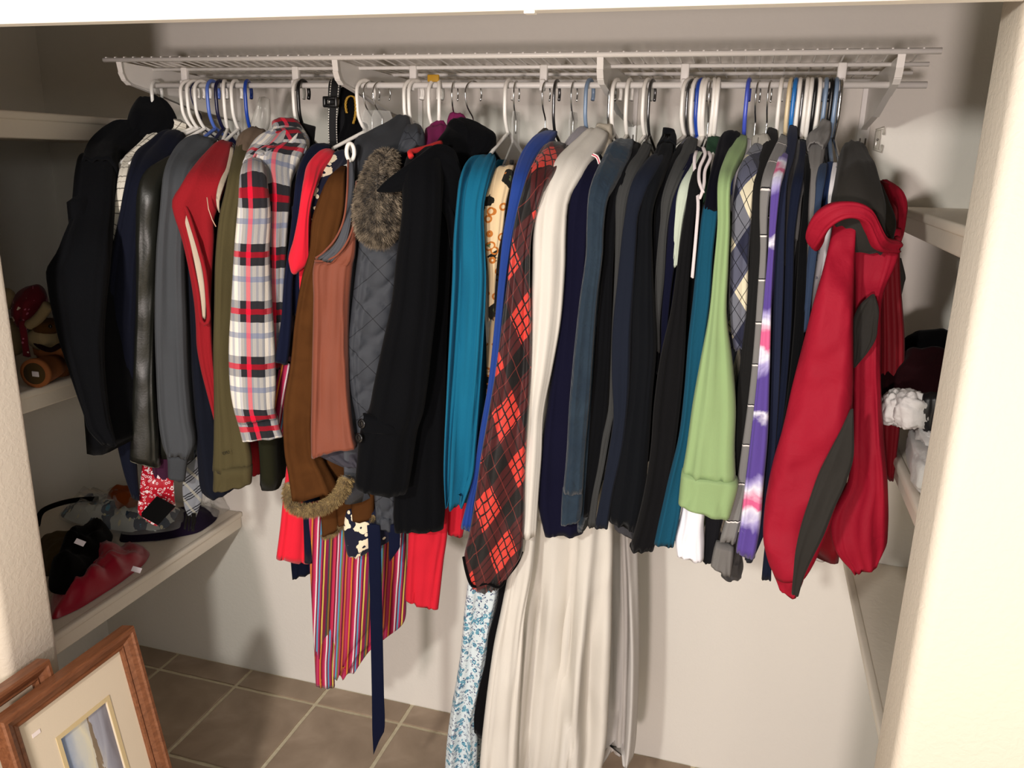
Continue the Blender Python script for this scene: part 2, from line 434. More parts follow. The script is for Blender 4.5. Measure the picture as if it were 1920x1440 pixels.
# floor: grout bed + tiles of their own
gr = NT('grout', .95); gg = gr.noise(gr.obj(), 60, 3); gr.col(gr.mix(gg, hexc('#c2b698'), hexc('#e2d8be'))); gr.bump(gr.noise(gr.obj(), 120, 2), .6, .003)
flo = struct('floor', box(-3.2, 2.2, -2.6, YB + .1, -.06, -.004), gr.m)
W0['floor'] = Vector((0, 0, 0))
tl = NT('ceramic_tile', .42, 0, 0, .4); oi = tl.n('ShaderNodeObjectInfo'); ob = tl.obj()
q = tl.ramp(tl.noise(ob, 7, 5, .5), [(.3, hexc('#8f7c69')), (.55, hexc('#a5917d')), (.75, hexc('#b8a490'))])
tl.col(tl.mix(tl.ma('MULTIPLY', oi.outputs['Random'], .28), q, hexc('#94856f'))); tl.bump(tl.noise(ob, 30, 4), .25, .003)
P = .3048; PY = .345; ys = [2.0487 - PY * k for k in range(6)]; tilemesh = {}
def tile_at(x0, x1, y0, y1):
    g = .0066; key = (round(x1 - x0, 3), round(y1 - y0, 3))
    if key not in tilemesh:
        wv, hv = (x1 - x0) / 2 - g, (y1 - y0) / 2 - g; rnd = random.Random(3)
        bm = bmesh.new(); n = 7
        pts = []
        for (a, b, c, d) in ((-wv, -hv, wv, -hv), (wv, -hv, wv, hv), (wv, hv, -wv, hv), (-wv, hv, -wv, -hv)):
            for i in range(n): t = i / n; pts.append((a + (c - a) * t + rnd.uniform(-.0012, .0012), b + (d - b) * t + rnd.uniform(-.0012, .0012)))
        m = len(pts)
        V = [Vector((x, y, -.012)) for x, y in pts] + [Vector((x, y, -.0015)) for x, y in pts] + [Vector((x * .985, y * .985, 0)) for x, y in pts]
        F = [[m * j + i, m * j + (i + 1) % m, m * (j + 1) + (i + 1) % m, m * (j + 1) + i] for j in (0, 1) for i in range(m)] + [[2 * m + i for i in range(m)]]
        me = bpy.data.meshes.new('tile'); me.from_pydata([tuple(v) for v in V], [], F); me.materials.append(tl.m); tilemesh[key] = me; bm.free()
    o = bpy.data.objects.new('tile', tilemesh[key]); S.collection.objects.link(o); o.parent = flo; o.location = ((x0 + x1) / 2, (y0 + y1) / 2, 0)
xs = [-1.549 - P * 2 + P * k for k in range(13)]
for i in range(len(xs) - 1):
    x0, x1 = max(xs[i], XWL), min(xs[i + 1], 1.1)
    tile_at(x0, x1, ys[0], YB)
    for j in range(4): tile_at(x0, x1, ys[j + 1], ys[j])

# built-in shelves of the end niches: board + bullnosed face edge
def niche_shelf(name, x0, x1, zt, th, label, edge):
    t = thing(name, ((x0 + x1) / 2, (YJ1 + YB) / 2, zt - th), label, 'shelf')
    g = box(x0, x1, YJ1 + .002, YB - .002, zt - th, zt, .004)
    mesh('board', g[0], g[1], SHELFW, t, smooth=False)
    e = (x1 - .012, x1 + .006) if edge > 0 else (x0 - .006, x0 + .012)
    g = box(e[0], e[1], YJ1 + .003, YB - .003, zt - .016, zt + .002, .005); mesh('edge_strip', g[0], g[1], SHELFW, t)
XSL, XSR = -1.549, .314
niche_shelf('wall_shelf', XWL, XSL, 1.824, .055, 'empty cream painted shelf, the top one of the left niche', 1)
niche_shelf('wall_shelf', XWL, XSL, 1.217, .05, 'cream shelf at mid height of the left niche carrying the clay pot', 1)
niche_shelf('wall_shelf', XWL, XSL, .600, .055, 'low cream shelf of the left niche piled with folded fabrics', 1)
niche_shelf('wall_shelf', XSR, XWR, 1.666, .05, 'empty cream shelf, highest in the right niche beside the red jacket', -1)
niche_shelf('wall_shelf', XSR, XWR, 1.196, .045, 'middle cream shelf of the right niche carrying the white towels', -1)
niche_shelf('wall_shelf', XSR, XWR, .748, .03, 'empty lowest cream shelf of the right niche', -1)

# ------------------------------------------------------------------ wire shelf
RX0, RX1, RY, RZ = -1.507, .283, 1.79, 1.905; ZS = 1.95
t = thing('wire_shelf', (-.61, 1.9, 1.89), 'white ventilated wire closet shelf with hanging rod along the back wall', 'shelf')
for (y, z) in ((1.69, 1.953), (1.80, 1.943), (1.985, 1.946), (2.138, 1.946)):
    g = tube([(RX0, y, z), (RX1, y, z)], .0056 if y < 1.7 else .0042, 10); mesh('long_wire', g[0], g[1], WIREW, t)
gs = []; k = 0; x = RX0 + .008
while x < RX1 - .004:
    gs.append(tube([(x, 1.686, 1.9575), (x, 1.70, 1.9585), (x, 1.80, 1.9495), (x, 2.142, 1.9515)], .0018, 6)); x += .0254
g = join(*gs); tag(mesh('cross_wires', g[0], g[1], WIREW, t), kind='stuff')
g = tube([(RX0, RY, RZ), (RX1, RY, RZ)], .0065, 14); mesh('hanging_rod', g[0], g[1], WIREW, t)
for px in (348, 556, 776, 1020, 1284, 1577):
    x = at(px, 145, 1.8).x
    g = join(box(x - .0085, x + .0085, 1.792, 1.806, RZ - .002, 1.947, .003), box(x - .006, x + .006, 1.783, 1.797, RZ - .012, RZ + .012, .003)); mesh('rod_clip', g[0], g[1], WIREW, t)
for px, py in ((225, 120), (629, 118), (1126, 112), (1691, 100)):
    x = at(px, py, 1.69).x
    # tapered bracket arm: deep at wall, shallow and rounded in front
    prof = [(1.688, 1.948), (1.690, 1.925), (1.698, 1.910), (1.712, 1.902), (1.80, 1.888), (1.95, 1.858), (2.10, 1.845), (2.146, 1.838), (2.146, 1.942), (1.70, 1.948)]
    V = [Vector((x + s, y, z)) for s in (-.0022, .0022) for y, z in prof]; m = len(prof)
    F = [list(range(m)), [m + i for i in range(m)][::-1]] + [[i, (i + 1) % m, m + (i + 1) % m, m + i] for i in range(m)]
    lip = []
    for i in range(7):
        (y0, z0), (y1, z1) = prof[i], prof[i + 1]
        lip.append(([Vector((x + s, y, z)) for (y, z, e) in ((y0, z0, 0), (y1, z1, 0), (y1 + .0, z1 - .003, 0), (y0 - .003, z0, 0)) for s in (-.0065, .0065)], [[0, 1, 3, 2], [2, 3, 5, 4], [4, 5, 7, 6], [6, 7, 1, 0], [0, 2, 4, 6], [1, 3, 5, 7]]))
    g = join((V, F), *lip); b = mesh('bracket', g[0], g[1], WIREW, t, smooth=False)
    g = box(x - .013, x + .013, YB - .012, YB - .001, 1.30 if px > 1600 else 1.5, 1.955, .0015); sd_ = mesh('wall_standard', g[0], g[1], WIREW, t, smooth=False)
    sl = []
    for k in range(14 if px > 1600 else 10):
        z = 1.80 - k * .032
        for s in (-1, 1): sl.append(box(x + s * .006 - .0016, x + s * .006 + .0016, YB - .0128, YB - .0115, z, z + .018))
    g = join(*sl); mesh('slots', g[0], g[1], plastic('#6e675e', .8), sd_, smooth=False)
c = at(1645, 262, 2.14)
g = join(box(c.x - .006, c.x + .006, 2.138, YB, c.z - .022, c.z + .022, .003), tube([(c.x - .006, 2.14, c.z + .02), (c.x + .01, 2.135, c.z + .026), (c.x + .012, 2.14, c.z + .012)], .003), tube([(c.x - .006, 2.14, c.z - .02), (c.x + .01, 2.135, c.z - .026), (c.x + .012, 2.14, c.z - .012)], .003))
cl_ = tag(mesh('wall_clip', g[0], g[1], clear('clip_plastic', '#dcd8cc', .8)), 'small translucent plastic clip screwed to the back wall beside the slotted standard', 'clip')
g = lathe([(.003, 0), (.003, .002), (.001, .003)], (c.x, 2.137, c.z), (0, -1, 0), 10); mesh('screw', g[0], g[1], CHROME, cl_)

# ------------------------------------------------------------------ hangers
HC = {'white': WHITE, 'blue': plastic('#1f45a8'), 'light blue': plastic('#5674c8'), 'bright blue': plastic('#2476c4'), 'navy': plastic('#14163a'), 'black': BLACKP, 'grey blue': plastic('#7d93ae'),
      'beige': plastic('#e2cfa8'), 'chrome': CHROME, 'dark chrome': DCHROME, 'silver wire': CHROME, 'clear': clear('clear_hanger', '#f4f4f0', .8), 'violet blue': plastic('#4a5cc8')}
def hanger(px, col, near, style='tube', what='', py=158, size=None):
    """hook over the rod, arms in the plane of the garment; near = world point of the front shoulder end"""
    x = at(px + 6, 200, RY - .02).x; mat = HC[col]
    dx, dy = near[0] - x, near[1] - RY; L = min(.215, max(.12, math.hypot(dx, dy))); dn = math.hypot(dx, dy); ux, uy = dx / dn, dy / dn
    if uy > -.3: ux, uy = (ux * .5, -.87)
    nl = math.hypot(ux, uy); ux /= nl; uy /= nl
    def P(s, z): return Vector((x + ux * s, RY + uy * s, z))
    r = {'tube': .0042, 'wire': .0017, 'rod': .0032, 'wood': .0018, 'clip': .0017}[style]
    R = .0255; zc = RZ + .0065 + r - R; zn = RZ - .100
    hk = []
    for i in range(13):
        a = radians(-32 + 212 * i / 12); hk.append(P(-R * cos(a), zc + R * sin(a)))
    if style in ('tube', 'rod'): hk += [P(R, zc - .02), P(R * .9, zc - .05), P(R * .45, zn + .012), P(.0, zn)]
    else: hk += [P(R * .95, zc - .012), P(R * .7, zc - .03), P(.0, zc - .052), P(0, zn + .02), P(0, zn)]
    hk = [Vector(v) for v in crom([tuple(v) for v in hk], 34)]
    lab = '%s %s hanger holding the %s' % (col if col != 'silver wire' else 'thin silver', {'tube': 'plastic', 'wire': 'wire', 'rod': 'metal', 'wood': 'hook black plastic', 'clip': 'hook clear plastic clip'}[style], what)
    t = thing('clothes_hanger', (x, RY, zn - .12), lab, 'hanger', 'hangers on the closet rod')
    g = tube(hk, r, 10); mesh('hook', g[0], g[1], mat, t)
    ze = near[2] if len(near) > 2 and near[2] else zn - .085
    ze = min(zn - .04, max(zn - .12, ze)); L *= .93
    if style in ('tube', 'rod', 'wire'):
        fr = [P(0, zn + .002), P(L * .5, zn - (zn - ze) * .45), P(L, ze), P(L * 1.02, ze - .012), P(L * .96, ze - .02), P(0, ze - .02), P(-L * .96, ze - .02), P(-L * 1.02, ze - .012), P(-L, ze), P(-L * .5, zn - (zn - ze) * .45)]
        pts = []; m = len(fr)
        for i in range(m):
            for q in range(4): pts.append(fr[i].lerp(fr[(i + 1) % m], q / 4))
        g = tube(pts, r, 8, True); mesh('frame', g[0], g[1], mat, t)
    elif style == 'wood':
        pts = [P(L * s, zn - (zn - ze) * abs(s) ** 1.2 + .004) for s in [i / 8 for i in range(-8, 9)]]
        g = tube(pts, [.006 + .004 * (1 - abs(i / 8)) for i in range(-8, 9)], 10); mesh('frame', g[0], g[1], BLACKP, t)
    else:
        n = Vector((-uy, ux, 0)); V = []; pr = [(-.028, 0), (-.03, .05), (-.022, .066), (.022, .066), (.03, .05), (.028, 0), (.10, -.045), (.105, -.06), (-.105, -.06), (-.10, -.045)]
        for s in (-.002, .002): V += [P(a, zn - .02 + b) + n * s for a, b in pr]
        m = len(pr); F = [list(range(m)), [m + i for i in range(m)][::-1]] + [[i, (i + 1) % m, m + (i + 1) % m, m + i] for i in range(m)]
        mesh('frame', V, F, CLEAR, t, smooth=False)
        for s in (-1, 1):
            c = P(s * .10, zn - .085); g = box(-.006, .006, -.012, .012, -.022, .018, .002); mesh('clip', [c + Vector(v) for v in g[0]], g[1], CHROME, t)
    return t

# ------------------------------------------------------------------ garments
GN = [0]
def garment(kind, label, cat, mat, rows, hook=None, col='white', style='tube', short=None, Y=1.57, body=True, hem=None, bmat=None, th=.024, folds=3, amp=.007, part='sleeve', bth=.013, top=None, bx=None, **kw):
    GN[0] += 1; seed = GN[0]
    ys_ = [r[1] for r in rows]; r0 = min(rows, key=lambda r: abs((r[1] + r[3]) / 2 - 480)); mx = (r0[0] + r0[2]) / 2
    nr = at(mx, (r0[1] + r0[3]) / 2, Y + .03)
    zb = at((rows[-1][0] + rows[-1][2]) / 2, max(rows[-1][1], rows[-1][3]), Y).z
    t = thing(kind, (nr.x, Y + .1, zb), label, cat)
    s = ribbon(part, rows, mat, t, Y=Y, th=th, folds=folds, amp=amp, seed=seed, **kw)
    rx = at(hook + 6, 200, RY).x if hook else nr.x
    if body:
        sh = min(rows, key=lambda r: abs((r[1] + r[3]) / 2 - 345)); zs = at(sh[0], (sh[1] + sh[3]) / 2, Y).z
        ztop = min(1.75, top if top else max(1.70, zs + .08)); hz = hem if hem is not None else zb + .12
        slab('body', bmat or mat, t, (nr.x if bx is None else bx, Y + .03), (rx, RY + .01), ztop, hz, bth, seed)
    if hook:
        e = at(rows[0][0], rows[0][1], 1.70)
        hanger(hook, col, (nr.x, Y + .05, None), style, short or label)
    return t
C = cloth
# ---- left third of the rod
k1 = C('#101114', .95, .02, 260, .6, name='black_wool')
t = garment('coat', 'bulky black wool coat with a standing collar, leftmost garment on the rod', 'coat', k1,
    [(150,300,226,300,1.60),(140,350,218,350,1.53),(130,430,212,430,1.47),(112,470,209,470,1.43),(88,505,207,505,1.41),(90,540,203,540,1.40),(100,590,198,590),(112,640,196,640),(128,690,197,690),(146,745,202,745),(158,780,206,780),(165,806,212,806),(192,836,220,836)],
    280, 'clear', short='bulky black coat', Y=1.40, th=.045, amp=.010, top=1.76, bth=.03, hem=1.08, bx=-1.40)
ribbon('shoulder', [(252,232,322,238,1.76),(215,252,290,258,1.72),(182,270,262,275,1.67),(162,292,232,296,1.62),(150,330,221,330,1.54)], k1, t, Y=1.6, th=.045, seed=3, nv=24)
ribbon('collar', [(262,203,300,200,1.80),(246,216,328,222,1.77),(238,236,330,248,1.74),(236,262,280,268,1.71)], k1, t, Y=1.7, th=.04, seed=4, nv=20, flat=True)
wg = tartan('white_grid_cloth', '#d9d4c6', [('u', .022, 0, .0022, '#4a453e', .85), ('v', .026, 0, .0024, '#4a453e', .85), ('v', .052, .012, .0015, '#7a6f60', .7)])
t = garment('shirt', 'white shirt with a thin dark grid pattern, a sliver beside the black coat', 'shirt', wg,
    [(322,222,350,232),(290,240,345,258),(262,268,300,282),(232,298,262,302),(222,335,246,335),(214,390,234,390),(211,430,224,440),(209,480,220,490),(206,600,222,600),(208,780,226,780)],
    343, 'white', short='white grid shirt', Y=1.545, th=.012, folds=2, hem=1.05)
navy = C('#171a28', .92)
t = garment('jacket', 'dark navy smooth fabric jacket with a long sleeve beside the leather sleeve', 'jacket', navy,
    [(318,246,348,256),(285,268,345,275),(254,290,320,310),(238,330,285,345),(224,400,268,400),(210,470,262,470),(200,560,258,560),(196,650,254,650),(203,760,252,760),(219,830,255,830),(232,885,258,885),(246,930,262,938)],
    353, 'white', short='dark navy jacket', Y=1.535, hem=1.0)
plum = C('#3a1a30', .95)
t = garment('sweater', 'plum knit sweater whose shoulder shows above the black leather sleeve', 'sweater', plum,
    [(318,258,345,268),(285,282,345,290),(268,312,335,325),(262,345,320,350),(262,400,300,400),(266,600,310,600),(275,800,318,800),(284,870,322,870),(290,905,322,908)],
    360, 'navy', 'wire', short='plum sweater', Y=1.60, hem=1.05)
lea = NT('black_leather', .42, 0, 0, .55); oo = lea.obj(); lea.col(lea.mix(lea.noise(oo, 8, 3), hexc('#141511'), hexc('#1e1f1a'))); lea.bump(lea.noise(oo, 200, 4), .35, .001); lea = lea.m
t = garment('jacket', 'black leather jacket with a glossy creased sleeve', 'jacket', lea,
    [(322,292,344,300),(296,310,330,322),(266,332,312,345),(255,370,304,370),(254,430,300,430),(255,500,296,500),(254,600,291,600),(250,700,290,700),(247,770,294,770),(245,820,298,820),(243,855,300,868)],
    366, 'white', short='black leather jacket', Y=1.55, folds=1, amp=.004, wr=.006, wrs=22, th=.03, hem=1.02)
ribbon('cuff_rim', [(242,855,301,866,1.553),(242,860,301,871,1.553)], plastic('#6b6a5c', .6), t, Y=1.553, th=.0255, nv=4, folds=0, wr=0, flat=True)
gsw = C('#43464a', .95)
t = garment('sweatshirt', 'dark grey sweatshirt with a ribbed cuff, left of the red vest', 'sweatshirt', gsw,
    [(398,258,408,262),(368,262,402,275),(340,268,394,300),(318,298,380,320),(305,345,362,345),(299,400,350,400),(293,470,347,470),(290,600,351,600),(293,700,354,700),(297,780,361,780),(303,825,367,825),(312,850,356,850)],
    386, 'light blue', short='dark grey sweatshirt', Y=1.545, th=.03, folds=4, amp=.009, hem=1.03)
ribbon('cuff', [(311,848,356,846,1.545),(314,862,352,860,1.545),(315,893,348,896,1.545)], C('#3d4044', .95, weave=700, bs=.8), t, Y=1.545, nv=10, folds=0, flat=True)
t = garment('sweater', 'dark blue-black sweater whose long sleeve hangs below the red vest', 'sweater', C('#1a1d28'),
    [(412,270,432,280),(385,300,420,310),(352,335,400,345),(345,400,385,400),(346,470,388,470),(352,560,390,560),(356,640,388,640),(362,740,402,740),(367,800,412,800),(370,860,440,860),(378,922,452,905),(400,938,440,915)],
    401, 'navy', short='blue-black sweater', Y=1.60, hem=1.0)
redf = C('#8c1a22', .98, .04, 180, .6, name='fleece')
t = garment('vest', 'dark red fleece vest with a pale sherpa lining', 'vest', redf,
    [(412,266,436,272),(380,302,433,306),(345,342,424,345),(323,374,412,380),(327,405,402,412),(340,445,402,445),(353,500,399,500),(363,560,396,560),(367,605,397,605),(369,650,399,650),(376,690,402,690),(386,730,408,730),(399,780,414,790),(404,800,414,805)],
    430, 'white', short='dark red vest', Y=1.55, th=.02, folds=2, part='front_panel', hem=.93, body=False)
lin = C('#b9ab98', 1, .02, 90, 1.0, name='sherpa')
ribbon('armhole_lining', [(333,383,341,383,1.528),(343,410,357,412,1.528),(355,450,370,452,1.528),(366,500,379,500,1.528),(375,550,386,550,1.528),(380,597,386,597,1.528)], lin, t, Y=1.528, th=.006, folds=0, flat=True, nv=30)
ah = [at(x, y, 1.522) for x, y in ((329,384),(337,378),(348,390),(362,430),(374,470),(384,510),(389,560),(391,600),(384,608),(377,600),(371,550),(361,500),(349,450),(336,410))]
g = tube([Vector(v) for v in crom([tuple(v) for v in ah + [ah[0]]], 60)][:-1], .0045, 8, True); mesh('armhole_binding', g[0], g[1], redf, t)
ribbon('collar_lining', [(432,276,439,278,1.68),(425,310,434,312,1.62),(410,345,420,350,1.56),(405,372,412,376,1.54),(408,395,412,398,1.54)], lin, t, th=.006, folds=0, flat=True, nv=20)
z1 = [at(x, y, 1.524) for x, y in ((388,370),(391,392),(398,412),(405,425))]; g = tube(z1, .0012, 5); mesh('zip', g[0], g[1], plastic('#c7a08a'), t)
ribbon('back_panel', [(468,826,505,826,1.66),(470,860,500,860,1.66),(473,892,492,880,1.66)], redf, t, Y=1.66, folds=1, flat=True, nv=12)
olive = C('#4b442c', .9, .02, 350, .4)
t = garment('jacket', 'olive green cotton jacket with a fleece lined collar', 'jacket', olive,
    [(448,268,478,272),(435,305,475,310),(426,345,462,345),(412,400,450,400),(404,480,446,480),(402,560,442,560),(400,650,440,650),(401,740,446,740),(401,800,462,806),(400,850,472,850),(398,880,473,872)],
    452, 'blue', short='olive jacket', Y=1.55, th=.028, folds=3, body=False)
ribbon('cuff', [(398,878,474,870,1.55),(400,886,474,878,1.548),(399,918,472,897,1.55)], olive, t, Y=1.55, th=.03, nv=12, folds=1, flat=True)
ribbon('collar', [(470,250,500,258,1.74),(446,264,500,275,1.70),(440,285,480,298,1.66),(440,312,462,316,1.62)], C('#6a5a4c', 1, .02, 90, .9), t, Y=1.7, nv=14, flat=True)
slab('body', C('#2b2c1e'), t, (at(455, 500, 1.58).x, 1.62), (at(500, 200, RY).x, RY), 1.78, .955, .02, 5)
# tiny dark print along the cuff seam
tx = bpy.data.curves.new('lettering', 'FONT'); tx.body = 'HDITOPU'; tx.size = .0105; tx.extrude = .0003; tx.materials.append(plastic('#22200f', .9))
p0, p1 = at(403, 857, 1.517), at(440, 848, 1.514); _to = bpy.data.objects.new('lettering_curve', tx); S.collection.objects.link(_to); bpy.context.view_layer.update(); to = bpy.data.objects.new('lettering', bpy.data.meshes.new_from_object(_to)); bpy.data.objects.remove(_to); S.collection.objects.link(to)
d = (p1 - p0).normalized(); n = Vector((0, -1, -.05)).normalized(); up = n.cross(d).normalized() * -1
if up.z < 0: up = -up
n = d.cross(up); to.matrix_world = Matrix(((d.x, up.x, n.x, p0.x), (d.y, up.y, n.y, p0.y), (d.z, up.z, n.z, p0.z), (0, 0, 0, 1)))
to.parent = t; to.matrix_parent_inverse = Matrix.Translation(-W0[t.name])
# ---- plaid flannel
flan = tartan('plaid_flannel', '#ded8cd', [('u', .0125, .0, .005, '#8a93a8', .55), ('u', .14, .503, .050, '#63666e', .62), ('v', .1235, .073, .012, '#5c6a8c', .6), ('v', .1235, .020, .047, '#4e5260', .62), ('v', .1235, .020, .013, '#c02038', .85),
    ('x', (.14, .1235), (.502, .020), (.050, .047), '#15151a', .93), ('u', .14, .494, .009, '#d8304a', .62), ('x', (.14, .1235), (.503, .020), (.058, .012), '#8c0f20', .85), ('x', (.14, .1235), (.494, .020), (.010, .013), '#d01030', 1)], .5, weave=260)
t = garment('shirt', 'flannel shirt in white, black and red plaid', 'shirt', flan,
    [(462,300,482,300),(455,322,498,322),(449,352,503,352),(445,400,508,400),(439,470,506,470),(434,560,510,560),(429,650,516,650),(431,720,518,720),(438,765,516,765),(446,792,520,782)],
    547, 'white', short='plaid flannel shirt', Y=1.53, th=.030, folds=2, amp=.005, body=False)
ribbon('cuff', [(445,790,521,780,1.53),(448,800,524,796,1.53),(455,828,531,816,1.53)], flan, t, Y=1.53, nv=10, folds=1, flat=True)
ribbon('front_panel', [(505,268,575,272,1.66),(480,290,565,300,1.64),(486,325,548,335,1.61),(497,365,545,370,1.59),(500,430,540,430,1.59),(504,520,535,520,1.59),(508,600,532,600,1.59),(512,690,528,690,1.59)], flan, t, Y=1.6, nv=30)
ribbon('collar', [(510,232,556,228,1.74),(508,250,576,262,1.72),(478,272,578,278,1.68),(462,296,545,300,1.64),(458,318,510,312,1.60)], flan, t, Y=1.7, nv=20, seed=5, th=.028)
ribbon('collar_point', [(512,244,556,240,1.69),(526,262,572,262,1.675),(538,280,574,285,1.665),(545,300,550,302,1.66)], flan, t, Y=1.67, nv=14, th=.006, folds=0, seed=6, flat=True)
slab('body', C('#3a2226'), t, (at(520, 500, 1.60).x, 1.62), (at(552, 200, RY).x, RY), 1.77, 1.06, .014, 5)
t = garment('jacket', 'black jacket with silver snaps hanging between the plaid and navy sleeves', 'jacket', C('#0f0e12'),
    [(560,232,592,240),(548,262,585,280),(520,320,560,320),(505,360,545,360),(508,420,545,420),(510,520,542,520),(512,640,530,640)],
    556, 'black', short='black snap jacket', Y=1.62, th=.014, hem=1.1)
for (x, y) in ((504, 366), (512, 381)):
    g = tube([at(x - 3, y - 4, 1.60), at(x, y, 1.597), at(x + 6, y + 4, 1.60)], .0025, 6); mesh('snap', g[0], g[1], CHROME, t)
nvy = C('#171c33')
t = garment('sweater', 'navy blue fine knit sweater left of the coral tee', 'sweater', nvy,
    [(605,270,622,274),(580,285,618,292),(560,312,590,325),(553,350,572,350),(548,400,565,400),(541,460,560,460),(533,520,550,520),(528,590,548,590),(521,640,545,640),(515,676,540,680)],
    673, 'white', short='navy knit sweater', Y=1.56, hem=.80)
ribbon('second_sleeve', [(556,495,574,495,1.59),(549,540,566,540,1.59),(545,590,562,590,1.59)], nvy, t, Y=1.59, nv=12, flat=True, th=.016)
ribbon('hem_panel', [(550,1000,590,1000,1.66),(545,1040,590,1040,1.66),(548,1085,585,1068,1.66)], C('#12172a'), t, Y=1.66, nv=14, flat=True, th=.014)
coral = C('#d81f34', .85, .1, 500, .2)
t = garment('t_shirt', 'bright red short sleeve tunic shirt with a long flared hem, beside the suede coat', 'shirt', coral,
    [(615,280,628,285),(592,298,624,302),(574,322,606,325),(567,350,590,360),(560,400,581,405),(550,450,580,455),(541,482,580,486),(543,498,575,494),(546,512,558,504)],
    684, 'silver wire', 'clip', short='bright red tunic', Y=1.54, th=.02, folds=2, hem=.99)
ribbon('front_panel', [(552,760,575,760,1.60),(540,850,578,850,1.60),(531,930,585,930,1.60),(525,990,586,990,1.60),(518,1044,584,1050,1.60)], coral, t, Y=1.60, nv=24, flat=True, th=.02, folds=2)
nfl = floral('navy_floral_print', '#12152a', ('#e6d9bd', '#12152a'), 24, .40, dot2=('#e6d9bd', 'dot'))
t = garment('dress', 'navy dress with cream flower print and a long navy sash', 'dress', nfl,
    [(632,290,658,286),(612,306,655,310),(590,330,640,335),(577,352,620,360),(582,380,605,390),(584,418,600,418)],
    703, 'silver wire', 'clip', short='navy floral dress', Y=1.575, th=.016, folds=2, hem=.95, bmat=C('#12152a'))
ribbon('hem_panel', [(650,950,748,950,1.615),(645,978,748,972,1.615),(646,1008,742,998,1.615),(650,1036,700,1016,1.615)], nfl, t, Y=1.615, nv=20, flat=True, th=.02)
sash = C('#0e1530', .6, .05, 300, .2)
ribbon('sash', [(688,985,712,985,1.562),(690,1012,714,1012,1.562),(693,1100,716,1100,1.562),(695,1200,718,1200,1.562),(697,1300,720,1300,1.562),(698,1372,721,1368,1.562),(699,1392,712,1386,1.562),(700,1414,701,1413,1.562)], sash, t, Y=1.562, nv=40, th=.003, folds=1, amp=.001, wr=.0005, flat=True, opened=False, power=.6)
ribbon('sash', [(728,985,750,985,1.59),(729,1020,750,1020,1.59),(729,1040,748,1028,1.59),(730,1052,732,1050,1.59)], sash, t, Y=1.59, nv=10, th=.003, folds=0, flat=True, opened=False, power=.6)
sk = stripes('striped_crinkle_cotton', .098, ['#a81a48','#c0782a','#6a0e2a','#a01e44','#b8305a','#d8c8cc','#7a1230','#5090b4','#a02850','#5c0e2a','#c8b050','#7c1840','#7c1840','#3a4444','#8c6c2a','#4e0d24','#a82446','#b82c4e','#620e2a','#c8a8b4','#981c3e','#4c90b0','#746632','#a83256','#5e0c24','#b8642e','#8c183a','#a8365a'], slant=.03, wob=.002)
t = garment('skirt', 'multicoloured striped crinkle skirt with an uneven handkerchief hem', 'skirt', sk,
    [(578,940,762,940,1.64),(579,1000,762,1000,1.64),(581,1060,763,1060,1.64),(584,1120,762,1120,1.64),(586,1165,757,1165,1.64),(588,1198,724,1192,1.64),(590,1222,694,1215,1.64),(591,1262,664,1258,1.64)],
    None, Y=1.64, body=False, th=.02, folds=9, amp=.011, part='skirt_panel', flat=True, nv=60, nu=90, hem=.006, uvabs=True)
ribbon('skirt_point', [(586,1130,632,1130,1.622),(588,1200,630,1200,1.622),(590,1240,627,1240,1.622),(592,1285,628,1285,1.622)], sk, t, Y=1.622, nv=20, th=.012, folds=3, flat=True)
ribbon('side_panel', [(524,682,545,682,1.60),(512,750,536,750,1.60),(506,798,532,812,1.60)], sk, t, Y=1.6, nv=16, th=.014, folds=3, flat=True)
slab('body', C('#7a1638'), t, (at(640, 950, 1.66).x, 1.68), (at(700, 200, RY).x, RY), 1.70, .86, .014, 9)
# ---- suede coat
sued = NT('brown_suede', .95, 0, 0, .05); oo = sued.obj(); sued.col(sued.mix(sued.noise(oo, 16, 5, 1), hexc('#3d2411'), hexc('#57361b'))); sued.bump(sued.noise(oo, 120, 4), .35, .0015); sued = sued.m
furm = lambda a, b, n='fur': (lambda t: t.col(t.mix(t.ramp(t.noise(t.obj(), 70, 3), [(.35, (0, 0, 0)), (.65, (1, 1, 1))]), hexc(a), hexc(b))))(NT(n, .8, 0, .2, .2))
t = garment('coat', 'brown suede coat with tan fur trimmed cuff and hem', 'coat', sued,
    [(640,312,650,313),(624,332,650,334),(607,352,650,354),(595,378,650,380),(585,412,645,412),(580,470,628,470),(566,520,612,520),(553,600,600,600),(545,680,598,680),(533,750,597,750),(531,790,597,790),(534,850,605,850),(541,890,625,890),(548,935,640,915)],
    762, 'white', short='brown suede coat', Y=1.53, th=.036, folds=2, amp=.009, hem=.98)
sv = []
for k, (a, b, c, d) in enumerate((((598, 905), (634, 905), (604, 1004), (636, 986)), ((626, 890), (668, 890), (634, 985), (668, 968)), ((655, 880), (704, 885), (660, 975), (702, 968)))):
    pn = ribbon('hem_panel', [(*a, *b, 1.605 - k * .004), ((a[0] + c[0]) / 2, (a[1] + c[1]) / 2, (b[0] + d[0]) / 2, (b[1] + d[1]) / 2, 1.60), (*c, *d, 1.60)], sued, t, Y=1.6, nv=16, th=.02, folds=0, flat=True, seed=k); sv.append(pn)
cf = [at(x, y, 1.505) for x, y in ((546,908),(543,928),(548,946),(570,956),(600,952),(625,938),(642,918),(650,896))]
g = tube([Vector(v) for v in crom([tuple(v) for v in cf], 30)], .0105, 14); tf = furm('#6a5534', '#9a8458')
fc = mesh('fur_cuff', g[0], g[1], tf, t); fur('fur', fc, 7000, .010, .0006, tf, fc, 4, .2)
cf = [at(x, y, 1.598) for x, y in ((604,1003),(622,1000),(637,985),(655,982),(668,972),(685,976),(703,967))]
